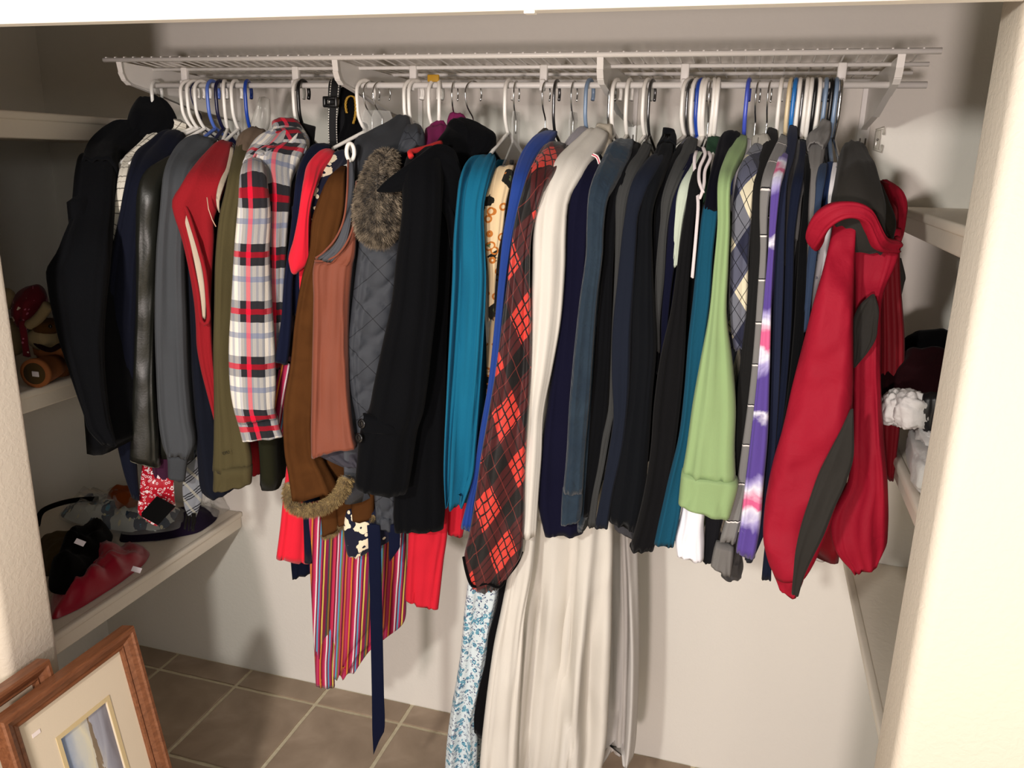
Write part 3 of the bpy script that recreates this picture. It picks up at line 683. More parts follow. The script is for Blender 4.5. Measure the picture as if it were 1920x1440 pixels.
g = tube([Vector(v) for v in crom([tuple(v) for v in cf], 30)], .0045, 8); fc = mesh('fur_hem', g[0], g[1], tf, t); fur('fur', fc, 2600, .009, .0006, tf, fc, 5, .5)
# ---- rust vest
rust = C('#7a4332', .6, .1, 300, .25, name='rust_nylon'); gry = C('#4a4c52', .9); 
t = garment('vest', 'rust coloured vest with dark grey lining and collar', 'vest', rust,
    [(655,412,668,405),(640,446,668,440),(614,478,666,470),(590,489,662,495),(588,560,656,560),(586,650,654,650),(584,750,657,750),(583,810,664,810),(584,853,670,832)],
    768, 'white', short='rust vest', Y=1.515, th=.03, folds=4, amp=.010, wr=.004, part='front_panel', hem=.99, bmat=gry)
ribbon('armhole_lining', [(654,288,667,290,1.58),(652,340,665,340,1.54),(649,400,661,400,1.50),(636,442,652,446,1.485),(620,466,640,470,1.484),(596,484,622,490,1.484)], gry, t, th=.006, folds=1, flat=True, nv=26)
for pts in (((668,340),(667,400),(655,445),(632,478),(605,489),(590,489)), ((653,300),(651,360),(645,410),(630,446),(606,474),(592,484))):
    g = tube([Vector(v) for v in crom([tuple(at(x, y, 1.535 if y < 350 else 1.482)) for x, y in pts], 30)], .0022, 6); mesh('binding', g[0], g[1], rust, t)
ribbon('collar', [(748,220,766,222,1.76),(718,240,772,252,1.71),(684,256,774,278,1.67),(664,268,745,300,1.63),(665,300,706,330,1.60),(666,350,684,360,1.57)], C('#34363a', .95), t, th=.016, folds=1, flat=True, nv=30)
ribbon('hem_lining', [(585,848,672,836,1.545),(600,856,672,850,1.545),(625,868,672,866,1.545),(655,880,672,878,1.545)], C('#3e3c44', .8), t, Y=1.545, th=.012, folds=3, flat=True, nv=12)
pc = at(657, 285, 1.555); g = tube([pc + Vector((.0085 * cos(a) * .6, .0085 * cos(a) * .8, .0165 * sin(a))) for a in [2 * pi * i / 20 for i in range(20)]], .0042, 8, True)
tag(mesh('hanger_loop', g[0], g[1], WHITE), 'white plastic hanger end looping out of the rust vest armhole', 'hanger')
# ---- puffer
puf = tartan('quilted_nylon', '#3b3e44', [('d', .105, .5525, .0022, '#15161a', .75), ('e', .105, .5525, .0022, '#15161a', .75)], .15, .6, 0)  # thin dark bands paint stitch thread and the shade of the quilting grooves
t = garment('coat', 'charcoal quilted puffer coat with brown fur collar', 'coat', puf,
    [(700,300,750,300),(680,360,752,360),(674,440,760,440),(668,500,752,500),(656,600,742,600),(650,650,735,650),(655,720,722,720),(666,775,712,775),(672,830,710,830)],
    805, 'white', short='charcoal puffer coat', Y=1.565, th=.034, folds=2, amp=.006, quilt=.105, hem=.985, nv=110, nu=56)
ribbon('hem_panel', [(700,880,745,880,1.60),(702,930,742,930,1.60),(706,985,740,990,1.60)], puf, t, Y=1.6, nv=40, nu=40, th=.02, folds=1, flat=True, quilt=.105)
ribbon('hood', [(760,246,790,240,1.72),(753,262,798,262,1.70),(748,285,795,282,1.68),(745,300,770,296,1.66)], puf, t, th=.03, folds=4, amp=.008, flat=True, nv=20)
fm = furm('#2a221a', '#8d7f6c', 'brown_fur')
f1 = ribbon('fur_collar', [(717,292,737,292,1.60),(701,306,738,308,1.57),(689,332,733,330,1.54),(679,362,738,352,1.515),(673,392,742,385,1.505),(676,420,741,412,1.50),(688,442,732,436,1.50),(702,452,722,450,1.50)], fm, t, th=.026, folds=2, flat=True, opened=False, nv=36)
fur('fur', f1, 26000, .016, .0006, fm, f1, 7, .55)
mag = C('#6f1f4c', .6, 0, 300, .2)
t = garment('jacket', 'magenta puffy jacket whose hood peeks up behind the black peacoat', 'jacket', mag,
    [(808,232,832,226),(799,246,840,240),(797,266,844,262),(800,300,846,300),(800,400,840,400),(800,700,830,700)], 810, 'white', short='magenta jacket', Y=1.64, th=.02, top=1.70, part='front_panel', hem=1.05)
ribbon('hood', [(842,219,868,226,1.78),(838,232,880,238,1.77),(842,250,880,252,1.76)], mag, t, th=.02, folds=3, flat=True, nv=10, amp=.006)
# yellow size tag on that hanger
c = at(813, 148, 1.775); g = box(c.x - .014, c.x + .013, 1.772, 1.778, c.z - .006, c.z + .009, .002); tag(mesh('size_tag', g[0], g[1], plastic('#c99a22', .6)), 'yellow size tag clipped on a white hanger hook on the rod', 'tag')
# ---- black peacoat
pea = C('#0e0f12', .96, .02, 240, .5, name='black_wool')
t = garment('coat', 'large black wool peacoat with a wide lapel and a two button cuff tab', 'coat', pea,
    [(770,300,842,300),(756,345,832,340),(754,400,828,400),(745,470,824,470),(735,560,820,560),(716,650,810,650),(701,720,802,720),(691,770,794,770),(677,800,784,800),(670,860,774,865),(666,904,765,916)],
    841, 'silver wire', 'wood', short='black peacoat', Y=1.50, th=.045, folds=2, amp=.008, body=False)
ribbon('front_panel', [(838,240,885,237,1.76),(828,264,925,260,1.72),(790,312,900,300,1.66),(765,350,880,335,1.62),(762,400,862,400,1.585),(758,470,849,470,1.58),(752,600,840,600,1.58),(748,750,836,750,1.58),(742,900,833,900,1.58),(738,960,835,950,1.58),(740,994,832,986,1.58)], pea, t, th=.028, flat=True, nv=60, folds=2, amp=.008)
ribbon('lapel', [(706,357,708,360,1.47),(722,340,742,360,1.475),(745,322,768,356,1.48),(785,292,800,366,1.50),(820,270,826,390,1.53),(850,280,840,420,1.55),(862,310,846,470,1.565)], pea, t, th=.010, flat=True, nv=36, folds=2, amp=.006, opened=False)
ribbon('collar', [(838,236,880,234,1.74),(850,246,920,256,1.72),(870,270,930,268,1.70),(860,310,905,300,1.68)], pea, t, th=.022, flat=True, nv=18, folds=1)
slab('body', pea, t, (at(790, 500, 1.6).x, 1.63), (at(860, 200, RY).x, RY), 1.77, 1.0, .022, 3)
ribbon('cuff_tab', [(680,775,684,774,1.447),(682,782,730,796,1.447),(676,800,745,806,1.449),(684,812,745,812,1.449)], pea, t, th=.004, flat=True, nv=14, folds=0, opened=False)
bt = plastic('#101012', .12, .8, 'black_button')
for x, y in ((679, 794), (674, 821)):
    c = at(x, y, 1.438); g = lathe([(.0095, 0), (.0105, .0015), (.0095, .0035), (.0065, .0028), (.0035, .0032)], c, (-.35, -1, .1), 24); mesh('button', g[0], g[1], bt, t)
redt = C('#c01c2e', .8)
t = garment('t_shirt', 'red long tunic with an asymmetric hem hanging below the black peacoat', 'shirt', redt,
    [(775,900,838,900,1.63),(768,960,840,960,1.63),(766,1000,839,1000,1.63),(764,1050,832,1050,1.63),(761,1095,826,1105,1.63),(760,1122,822,1140,1.63)],
    876, 'silver wire', 'wood', short='red asymmetric tunic', Y=1.63, body=True, th=.02, folds=3, part='front_panel', flat=True, hem=1.0)
ribbon('hem_panel', [(832,900,875,900,1.68),(836,950,876,950,1.68),(840,1000,868,1002,1.68)], redt, t, Y=1.68, nv=14, th=.015, folds=2, flat=True)
g = tube([Vector(v) for v in crom([tuple(at(x, y, Y)) for x, y, Y in ((771,294,1.49),(769,286,1.50),(782,282,1.52),(800,277,1.55),(826,268,1.60))], 20)], .0055, 10); mesh('neck_binding', g[0], g[1], C('#c02a2a', .9), t)
# ---- teal cardigan
teal = C('#11607f', .95, .02, 380, .5)
t = garment('cardigan', 'teal blue knit cardigan with a long pleated sleeve', 'cardigan', teal,
    [(905,292,928,292),(880,308,930,312),(862,338,918,345),(856,380,908,385),(850,450,909,450),(848,520,912,520),(843,620,908,620),(838,720,902,720),(833,830,894,830),(832,890,888,890),(835,950,868,948)],
    943, 'white', short='teal cardigan', Y=1.54, th=.026, folds=5, amp=.03, hem=1.02)
cfl = floral('cream_flower_print', '#dcc49c', ('#1a1a14', '#5d6a44'), 20, .40, .9, dot2=('#b9702e', 'ring'))
t = garment('blouse', 'cream blouse with black and orange flower print between the teal and blue sleeves', 'shirt', cfl,
    [(930,320,965,312),(915,345,958,345),(907,380,950,380),(907,430,944,430),(910,470,936,470),(915,520,930,520),(916,600,926,600)],
    957, 'silver wire', 'clip', short='cream flower print blouse', Y=1.59, th=.014, folds=3, hem=1.2)
t = garment('top', 'white cotton top, a thin sliver between the teal and blue sleeves', 'shirt', C('#cfcac0'),
    [(926,470,934,470,1.62),(910,505,928,505,1.62),(908,560,926,560,1.62),(912,650,918,650,1.62)], None, Y=1.62, th=.01, folds=1, flat=True, body=False, part='front_panel')
# black plastic clip hanger trio with silver clips in front
bl = C('#1e3c86', .75, .1, 500, .15)
t = garment('cardigan', 'royal blue thin knit cardigan beside the sheer red plaid blouse', 'cardigan', bl,
    [(1022,248,1045,250),(996,270,1030,275),(975,300,1008,302),(960,345,988,345),(952,390,974,390),(943,440,962,440),(935,520,950,520),(926,620,940,620),(915,720,930,720),(901,800,915,800),(890,870,908,870),(878,930,892,930),(864,988,886,992)],
    1013, 'silver wire', 'wood', short='royal blue cardigan', Y=1.555, th=.02, folds=1, hem=1.02)
shr = tartan('sheer_red_plaid', '#3a1216', [('d', .125, 0, .052, '#0e0c0e', .7), ('e', .125, .03, .052, '#0e0c0e', .7), ('d', .125, .062, .050, '#5a1a1c', .8),
    ('e', .125, .092, .048, '#571a1c', .6)], .3, .6)
_t = NT('sheer_red_plaid_cloth', .55, 0, .1, .3); u, v, g_ = _t.uv()
D = _t.ma('ADD', _t.ma('MULTIPLY', u, .9), _t.ma('MULTIPLY', v, .62)); E_ = _t.ma('SUBTRACT', _t.ma('MULTIPLY', u, 1.0), _t.ma('MULTIPLY', v, .42))
c_ = hexc('#421416'); PD = .105
b1 = _t.band(D, PD, 0, .058); b2 = _t.band(E_, PD, .02, .056)
c_ = _t.mix(_t.ma('MULTIPLY', _t.ma('SUBTRACT', 1., b1), _t.ma('SUBTRACT', 1., b2)), c_, hexc('#100d0f'))
c_ = _t.mix(_t.ma('MULTIPLY', b1, b2), c_, hexc('#c4382e'))
c_ = _t.mix(_t.ma('MULTIPLY', _t.band(D, .0165, .008, .003), b1), c_, hexc('#1c0a0c')); c_ = _t.mix(_t.ma('MULTIPLY', _t.band(E_, .016, .006, .003), b2), c_, hexc('#1c0a0c'))
c_ = _t.mix(_t.ma('MULTIPLY', _t.band(D, PD, .052, .0015), .3), c_, hexc('#a8443a')); c_ = _t.mix(_t.ma('MULTIPLY', _t.band(E_, PD, .07, .0015), .3), c_, hexc('#a8443a'))
_t.bump(_t.noise(g_, 200, 2), .2, .001); shr = _t.col(c_)
t = garment('blouse', 'sheer black and red plaid blouse with a ragged pointed sleeve end', 'blouse', shr,
    [(1040,270,1066,274),(1012,290,1060,302),(994,322,1042,335),(982,352,1020,358),(970,392,1006,400),(960,450,996,450),(952,520,994,520),(942,600,996,600),(930,690,996,690),(915,780,990,780),(901,860,986,860),(890,940,984,940),(880,1000,982,1000),(870,1046,978,1036),(876,1074,962,1062),(884,1096,936,1098)],
    1033, 'dark chrome', 'rod', short='sheer red plaid blouse', Y=1.51, th=.030, folds=5, amp=.010, wr=.004, hem=.96, bmat=C('#160a0c'), nv=70)
g = tube([Vector(v) for v in crom([tuple(at(x, y, Y)) for x, y, Y in ((869,1044,1.478),(874,1070,1.476),(882,1094,1.476),(890,1100,1.478),(912,1094,1.48),(936,1101,1.49),(952,1080,1.505),(970,1056,1.52),(979,1034,1.53))], 40)], .003, 6); mesh('edge_trim', g[0], g[1], C('#0c0a0c'), t)
sil = C('#8d8a90', .45, .1, 400, .2)
t = garment('blouse', 'silvery grey satin blouse tucked beside the white dress collar', 'blouse', sil,
    [(1088,238,1106,248),(1068,258,1100,268),(1044,292,1080,296),(1026,325,1062,325),(1018,360,1042,360),(1018,400,1034,400),(1016,520,1030,520)],
    1066, 'silver wire', 'clip', short='silvery satin blouse', Y=1.59, th=.014, folds=4, hem=1.05)
# ---- long white dress
whd = C('#cdc9c1', .9, .02, 420, .25, var=.03)
t = garment('dress', 'long white dress reaching almost to the floor, with a deeply folded skirt', 'dress', whd,
    [(1108,248,1140,252),(1085,268,1138,272),(1052,300,1118,304),(1028,335,1095,335),(1008,378,1068,375),(1000,430,1062,430),(998,500,1060,500),(995,600,1052,600),(992,690,1036,690),(986,770,1020,770),(980,850,1016,850),(974,930,1010,930),(968,1000,1006,1000)],
    1095, 'grey blue', short='long white dress', Y=1.545, th=.028, folds=3, amp=.008, hem=1.0)
ribbon('side_panel', [(966,960,1010,960,1.58),(955,1060,1000,1060,1.58),(939,1146,985,1150,1.58),(924,1220,980,1230,1.58),(905,1370,972,1370,1.58),(897,1470,968,1470,1.58)], whd, t, Y=1.58, nv=40, th=.03, folds=2, amp=.010, flat=True, seed=21)
ribbon('skirt', [(975,900,1150,900,1.66),(968,1000,1150,1000,1.66),(955,1100,1148,1100,1.66),(940,1200,1146,1200,1.66),(928,1300,1142,1300,1.66),(918,1400,1135,1400,1.66),(912,1470,1120,1470,1.66)], whd, t, Y=1.66, nv=60, nu=110, th=.05, folds=9, amp=.034, flat=True, seed=23)
t = garment('skirt', 'off-white linen skirt with straight folds behind the long white dress', 'skirt', C('#cfccc8', .9, .02, 420, .25, var=.03),
    [(1080,900,1194,900,1.86),(1084,1000,1196,1000,1.86),(1088,1100,1198,1100,1.86),(1090,1200,1199,1200,1.86),(1090,1300,1197,1300,1.86),(1088,1380,1193,1380,1.86),(1090,1420,1189,1408,1.86)],
    None, Y=1.86, th=.045, folds=8, amp=.032, part='skirt_panel', flat=True, body=False, nu=90, nv=50)
slab('body', whd, t, (at(1120, 900, 1.8).x, 1.8), (at(1130, 200, RY).x, 1.9), 1.6, .9, .012, 8)
she = C('#b3ab9c', 1, .02, 80, 1.0, name='sherpa')
t = garment('jacket', 'cream sherpa jacket with a curly collar behind the white dress shoulder', 'jacket', she,
    [(1118,236,1148,240),(1112,262,1148,262),(1110,290,1146,295),(1108,330,1140,330),(1100,380,1120,380),(1098,420,1110,420)], 1138, 'chrome', 'rod', short='cream sherpa jacket', Y=1.62, th=.016, folds=2, hem=1.05, wr=.004, wrs=60)
dn = C('#14142a', .9)
t = garment('cardigan', 'deep navy knit cardigan with a pink and white neck stripe', 'cardigan', dn,
    [(1108,288,1128,292),(1090,325,1128,330),(1070,362,1120,368),(1063,420,1108,420),(1060,480,1104,480),(1050,600,1098,600),(1032,720,1090,720),(1017,830,1086,830),(1010,900,1090,900),(1010,945,1092,945),(1018,985,1096,980),(1022,1001,1094,994)],
    1146, 'white', short='navy cardigan with striped neckline', Y=1.575, th=.026, folds=2, hem=1.0)
for k, (hx, dy) in enumerate((('#e8e2dc', 0), ('#c23a55', .0022), ('#e8e2dc', .0044))):
    g = tube([Vector(v) for v in crom([tuple(at(x + k * -1.5, y + k * 1.5, 1.60)) for x, y in ((1112,288),(1121,293),(1126,308),(1128,330))], 20)], .0013, 6); mesh('neck_stripe', g[0], g[1], C(hx, .8), t)
cor = NT('slate_blue_velour', .95, 0, .12, .05); oo = cor.obj(); cor.col(cor.mix(cor.noise(oo, 22, 4, .8), hexc('#1c2633'), hexc('#2f3d49')))
cor.bump(cor.noise(oo, 34, 3, .8), .6, .008); cor = cor.m
t = garment('sweater', 'slate blue velour pullover with a crushed textured sleeve', 'sweater', cor,
    [(1155,264,1188,268),(1138,290,1184,296),(1118,325,1165,332),(1104,360,1142,368),(1100,420,1133,420),(1098,480,1130,480),(1087,560,1120,560),(1077,650,1113,650),(1068,750,1106,750),(1062,850,1097,850),(1056,920,1093,920)],
    1170, 'white', short='slate blue velour pullover', Y=1.535, th=.028, folds=3, wr=.005, wrs=26, hem=1.0)
ribbon('cuff', [(1055,915,1093,915,1.535),(1053,945,1092,945,1.535),(1052,981,1089,968,1.535)], cor, t, Y=1.535, nv=12, folds=2, flat=True, th=.024)
def G(kind, label, hx, rows, hook, col, style='tube', short=None, Y=1.57, cat=None, **kw):
    m = hx if not isinstance(hx, str) else C(hx, .93)
    return garment(kind, label, cat or kind.replace('_', ' '), m, rows, hook, col, style, short=short, Y=Y, **kw)
blk = '#111215'; cha = '#3a3b3b'
G('sweater', 'black sweater between the slate blue velour and the slim charcoal cardigan', blk,
  [(1178,264,1202,272),(1158,300,1195,310),(1142,345,1172,350),(1133,400,1160,400),(1130,500,1150,500),(1116,650,1146,650),(1106,790,1138,790),(1096,890,1122,890),(1090,964,1112,962)], 1204, 'white', short='black sweater beside the velour', Y=1.575)
G('cardigan', 'slim charcoal grey cardigan with a long tapered sleeve', cha,
  [(1205,268,1222,275),(1190,296,1215,300),(1168,330,1195,335),(1155,370,1178,372),(1154,430,1170,430),(1152,520,1164,520),(1147,620,1160,620),(1144,700,1156,700),(1140,770,1152,770),(1130,815,1148,790),(1122,870,1134,870),(1110,930,1122,930),(1102,985,1116,988)], 1213, 'dark chrome', 'rod', short='slim charcoal cardigan', Y=1.565, th=.018)
G('shirt', 'dark navy grey shirt right of the slim charcoal cardigan', '#1f2431',
  [(1232,286,1252,290),(1205,315,1242,320),(1182,350,1215,355),(1172,400,1198,400),(1165,450,1194,450),(1158,520,1190,520),(1148,620,1184,620),(1147,700,1182,700),(1150,780,1178,760),(1142,840,1168,840),(1128,920,1150,920),(1115,985,1140,988)], 1281, 'white', short='dark navy grey shirt', Y=1.545)
t = G('hoodie', 'black zip hoodie with an upright collar in the middle of the dark garments', '#131519',
  [(1238,268,1265,270),(1222,300,1258,305),(1203,350,1236,355),(1196,400,1224,400),(1192,480,1224,480),(1184,580,1228,580),(1182,660,1231,655),(1176,740,1224,740),(1160,830,1218,830),(1150,900,1212,900),(1142,940,1206,940),(1142,972,1196,990)], 1288, 'dark chrome', 'rod', short='black zip hoodie', Y=1.56, cat='hoodie')
ribbon('collar', [(1243,240,1264,244,1.70),(1240,258,1268,262,1.69),(1230,280,1266,285,1.66)], C('#131519', .93), t, nv=12, th=.02, flat=True)
ribbon('hem_band', [(1150,968,1192,985,1.59),(1152,990,1190,1006,1.59)], C('#3a3a3e', .95, weave=700, bs=.8), t, Y=1.59, nv=8, th=.016, folds=2, flat=True)
G('sweater', 'black round neck sweater right of the black zip hoodie', '#0e0f12',
  [(1272,272,1300,280),(1258,300,1292,306),(1242,335,1270,340),(1230,375,1252,380),(1226,430,1246,430),(1224,500,1240,500),(1228,600,1238,600),(1225,700,1235,700)], 1296, 'white', short='black round neck sweater', Y=1.59, th=.016)
G('sweater', 'charcoal sweater with short worn cuff, left of the plain navy pullover', cha,
  [(1290,258,1308,264),(1272,290,1300,300),(1252,335,1278,340),(1240,375,1262,375),(1238,412,1254,412),(1234,450,1250,450),(1228,520,1246,520),(1226,600,1238,600),(1230,660,1238,660)], 1305, 'blue', short='charcoal sweater', Y=1.58, th=.016)
G('sweater', 'plain dark navy pullover with a narrow visible sleeve', '#16182e',
  [(1300,275,1318,284),(1285,300,1312,310),(1262,340,1290,345),(1256,380,1282,380),(1250,450,1274,450),(1244,520,1262,520),(1240,590,1254,590),(1238,660,1248,660),(1225,800,1240,800),(1200,1000,1230,1000),(1180,1022,1222,1024)], 1310, 'white', short='plain navy pullover', Y=1.59, th=.016, folds=1)
G('shirt', 'mint and white striped shirt, a pale sliver left of the black raglan sleeve', '#b9c4b4',
  [(1308,285,1324,290),(1290,320,1312,325),(1272,355,1295,360),(1265,400,1284,400),(1262,450,1276,450),(1262,500,1270,500)], 1316, 'white', short='mint and white shirt', Y=1.585, th=.012, folds=3)
t = G('cardigan', 'black cardigan with a broad sleeve and white striped collar edges', '#161618',
  [(1318,285,1330,288),(1305,310,1326,315),(1292,345,1316,350),(1284,400,1304,400),(1272,480,1296,480),(1258,580,1288,580),(1238,670,1284,670),(1226,760,1276,760),(1220,840,1266,840),(1208,920,1254,920),(1194,980,1240,980),(1182,1022,1226,1026)], 1323, 'silver wire', 'wire', short='black cardigan with striped collar', Y=1.54, th=.026, cat='cardigan')
for pts in (((1306,283),(1302,300),(1304,340),(1309,380),(1306,430),(1298,520)), ((1318,276),(1322,290),(1312,315),(1311,340),(1318,360)), ((1328,284),(1332,296),(1322,320),(1320,345),(1316,362),(1312,372))):
    ribbon('collar_stripe', [(x - 3.2, y, x + 3.2, y, 1.512 if i > 3 else 1.60 - i * .025) for i, (x, y) in enumerate(pts)], C('#cfc6c8', .8), t, th=.003, nv=24, nu=12, folds=0, wr=.0008, flat=True, opened=False)
green_d = G('shirt', 'dark bottle green shirt collar peeping out left of the colour block sweater', '#27402f',
  [(1326,262,1352,262),(1322,285,1350,290),(1320,320,1338,320),(1318,380,1330,380)], 1328, 'white', short='bottle green shirt', Y=1.66, th=.014, hem=1.05)
tb = C('#10455c', .95, .02, 260, .5); bk2 = C('#0d0d18', .95)
t = G('sweater', 'colour block sweater, black shoulder above a teal blue sleeve', tb,
  [(1322,380,1346,380,1.53),(1316,400,1346,400,1.53),(1308,470,1338,470,1.53),(1299,560,1332,560,1.53),(1290,640,1322,640,1.53),(1282,740,1312,740,1.53),(1272,820,1300,820,1.53),(1252,900,1284,900,1.53),(1238,960,1276,960,1.53),(1226,1015,1264,1020,1.53)], 1336, 'white', short='black and teal colour block sweater', Y=1.53, th=.028, bmat=bk2, flat=True)
ribbon('shoulder_panel', [(1358,250,1388,252,1.72),(1346,272,1384,276,1.69),(1335,310,1366,316,1.60),(1326,350,1352,352,1.54),(1319,396,1349,396,1.53)], bk2, t, nv=30, th=.031, folds=2, flat=True)
grn = C('#87a070', .85, .05, 500, .2, var=.04)
t = G('shirt', 'pale green button cuff shirt with a wide sleeve', grn,
  [(1382,254,1400,258),(1368,280,1398,285),(1352,315,1380,320),(1345,350,1370,352),(1345,420,1369,420),(1338,500,1366,500),(1329,590,1363,590),(1312,680,1374,680),(1298,760,1380,760),(1287,840,1378,840),(1279,885,1380,900)], 1394, 'violet blue', short='pale green shirt', Y=1.515, th=.034, folds=2, amp=.006, hem=1.05)
ribbon('cuff', [(1279,878,1380,893,1.513),(1277,890,1385,905,1.513),(1272,940,1369,966,1.513)], grn, t, Y=1.513, nv=12, folds=1, flat=True, th=.037)
bx_ = at(1284, 905, 1.47)
t = G('shirt', 'white shirt whose bright cuff hangs below the pale green cuff', C('#dcdce2', .85, .05, 500, .15, var=.02),
  [(1394,262,1420,266),(1382,290,1412,296),(1374,330,1398,335),(1368,400,1384,400),(1364,600,1376,600),(1345,750,1368,750)], 1413, 'silver wire', 'wire', short='white cuffed shirt', Y=1.60, th=.012, hem=1.0, part='front_panel')
wc = C('#e2e2ea', .85, .05, 500, .15, var=.02)
ribbon('cuff', [(1282,915,1318,930,1.545),(1279,950,1322,955,1.545),(1274,975,1320,980,1.545),(1266,1005,1321,1010,1.545),(1270,1038,1320,1043,1.545)], wc, t, Y=1.545, nv=24, folds=4, flat=True, th=.028, amp=.007)
G('sweatshirt', 'black sweatshirt whose ribbed cuff hangs between the white and grey cuffs', '#1c1c20',
  [(1330,900,1362,900,1.56),(1324,960,1354,962,1.56),(1321,1004,1348,1004,1.56),(1320,1012,1346,1012,1.56),(1318,1052,1336,1054,1.56)], None, 'white', Y=1.56, th=.018, body=False, flat=True)
arg = NT('argyle_check', .8, 0, .1, .2); u, v, g_ = arg.uv()
a1 = arg.ma('ADD', arg.ma('MULTIPLY', u, 1.7), v); a2 = arg.ma('SUBTRACT', arg.ma('MULTIPLY', u, 1.7), v); b1 = arg.band(a1, .17, .02, .085); b2 = arg.band(a2, .17, .04, .085)
c_ = arg.mix(b1, hexc('#23263a'), hexc('#6b6e78')); c_ = arg.mix(b2, c_, hexc('#55586a')); c_ = arg.mix(arg.ma('MULTIPLY', b1, b2), c_, hexc('#d6cfb4'))
c_ = arg.mix(arg.band(a1, .0425, .01, .0022), c_, hexc('#15161e')); c_ = arg.mix(arg.band(a2, .0425, .01, .0022), c_, hexc('#15161e')); arg.bump(arg.noise(g_, 300, 2), .2, .001); arg.col(c_)
t = G('shirt', 'navy, grey and cream diagonal check shirt with a rolled sleeve', arg.m,
  [(1412,272,1436,280),(1396,298,1428,304),(1382,330,1420,335),(1374,380,1412,380),(1372,430,1408,430),(1369,490,1404,490),(1368,560,1402,560),(1370,610,1398,610),(1376,655,1392,655)], 1435, 'silver wire', 'wire', short='diagonal check shirt', Y=1.56, th=.022, folds=2, hem=1.0)
ribbon('collar', [(1412,256,1440,254,1.70),(1408,270,1446,270,1.69),(1412,290,1440,290,1.68)], C('#8f8c84', .9), t, nv=12, th=.012, flat=True)
G('sweater', 'charcoal black v-neck sweater left of the grey windowpane top', '#242424',
  [(1440,240,1456,246),(1430,270,1454,278),(1418,310,1440,316),(1411,360,1430,360),(1408,430,1428,430),(1404,520,1424,520),(1398,600,1418,600),(1388,680,1412,680),(1381,760,1404,760),(1379,830,1396,830),(1379,900,1390,900)], 1456, 'white', short='charcoal v-neck sweater', Y=1.555)
lg = tartan('grey_windowpane', '#757473', [('v', .0785, .068, .0028, '#ded8d4', 1), ('v', .0785, .0655, .0022, '#1e1e20', 1)])
t = G('sweatshirt', 'heather grey top with thin white lines and a turned up cuff', lg,
  [(1464,252,1476,258),(1452,276,1474,284),(1436,312,1460,318),(1426,350,1446,352),(1424,400,1440,400),(1425,470,1438,470),(1420,550,1434,550),(1413,650,1427,650),(1404,740,1420,740),(1392,830,1409,830),(1378,920,1398,920),(1362,970,1390,970),(1350,1010,1380,1014)], 1473, 'beige', short='heather grey lined top', Y=1.54, th=.02, folds=1, cat='sweatshirt')
ribbon('cuff', [(1343,1014,1376,1024,1.54),(1338,1030,1376,1036,1.54),(1333,1056,1371,1076,1.54)], C('#6c6a68', .95, weave=700, bs=.6), t, Y=1.54, nv=12, folds=1, flat=True, th=.024)
G('sweater', 'dark grey shimmering knit sleeve end below the grey cuff', C('#3c3a3a', .6, .1, 90, 1.0),
  [(1376,1000,1398,1000,1.60),(1372,1040,1392,1040,1.60),(1352,1076,1394,1064,1.60),(1366,1086,1390,1080,1.60)], None, 'white', Y=1.60, th=.018, body=False, flat=True, wr=.004, wrs=50)
td = NT('purple_tie_dye', .9, 0, .1, .15); u, v, g_ = td.uv(); nn = td.noise(g_, 26, 4, .6)
f = td.ma('FRACT', td.ma('DIVIDE', td.ma('ADD', v, td.ma('MULTIPLY', td.ma('SUBTRACT', nn, .5), .07)), .315))
P_, L_, W_, K_ = hexc('#54428c'), hexc('#a49ccc'), hexc('#dcdcea'), hexc('#d0608c')
td.col(td.ramp(f, [(0, P_), (.10, P_), (.16, L_), (.21, W_), (.27, K_), (.33, K_), (.37, W_), (.44, L_), (.50, P_), (.70, P_), (.74, W_), (.79, P_)])); td.bump(td.noise(g_, 300, 2), .2, .001)
G('t_shirt', 'purple, pink and white tie-dyed long sleeve top', td.m,
  [(1462,286,1478,290),(1452,318,1472,322),(1446,350,1464,350),(1443,400,1458,400),(1440,470,1452,470),(1432,560,1447,560),(1425,640,1445,640),(1418,720,1443,720),(1407,820,1440,820),(1396,910,1432,910),(1388,980,1426,985),(1380,1030,1416,1042)], 1482, 'bright blue', short='purple tie-dyed top', Y=1.53, th=.022, folds=1, cat='shirt', bmat=C('#4c3f80'))
G('shirt', 'navy blue jersey shirt with a folded collar, just right of the tie-dyed top', '#1d2338',
  [(1480,236,1494,240),(1474,262,1494,268),(1466,305,1486,310),(1460,350,1476,350),(1456,430,1472,430),(1452,520,1470,520),(1449,620,1466,620),(1446,720,1462,720),(1442,820,1456,820),(1435,900,1450,900),(1424,980,1440,980),(1396,1048,1410,1054)], 1490, 'white', short='navy jersey shirt', Y=1.56, th=.018)
G('jacket', 'dark grey melange jacket sliver between the navy jersey and navy sweatshirt', C('#38383a', .8, .1, 60, 1.0),
  [(1492,262,1504,268),(1482,300,1500,305),(1476,350,1490,350),(1472,400,1484,400),(1468,440,1478,440),(1466,500,1474,500)], 1497, 'dark chrome', 'rod', short='dark grey melange jacket', Y=1.595, th=.012, hem=1.05)
G('sweatshirt', 'navy sweatshirt with a long straight sleeve left of the black fleece', '#1b2134',
  [(1500,262,1512,266),(1496,300,1508,305),(1484,345,1504,350),(1478,400,1496,400),(1474,450,1490,450),(1472,520,1488,520),(1469,620,1484,620),(1462,720,1476,720),(1452,820,1466,820),(1445,920,1458,920),(1436,1000,1448,1000),(1428,1082,1446,1086)], 1504, 'white', short='long navy sweatshirt', Y=1.565, th=.018)
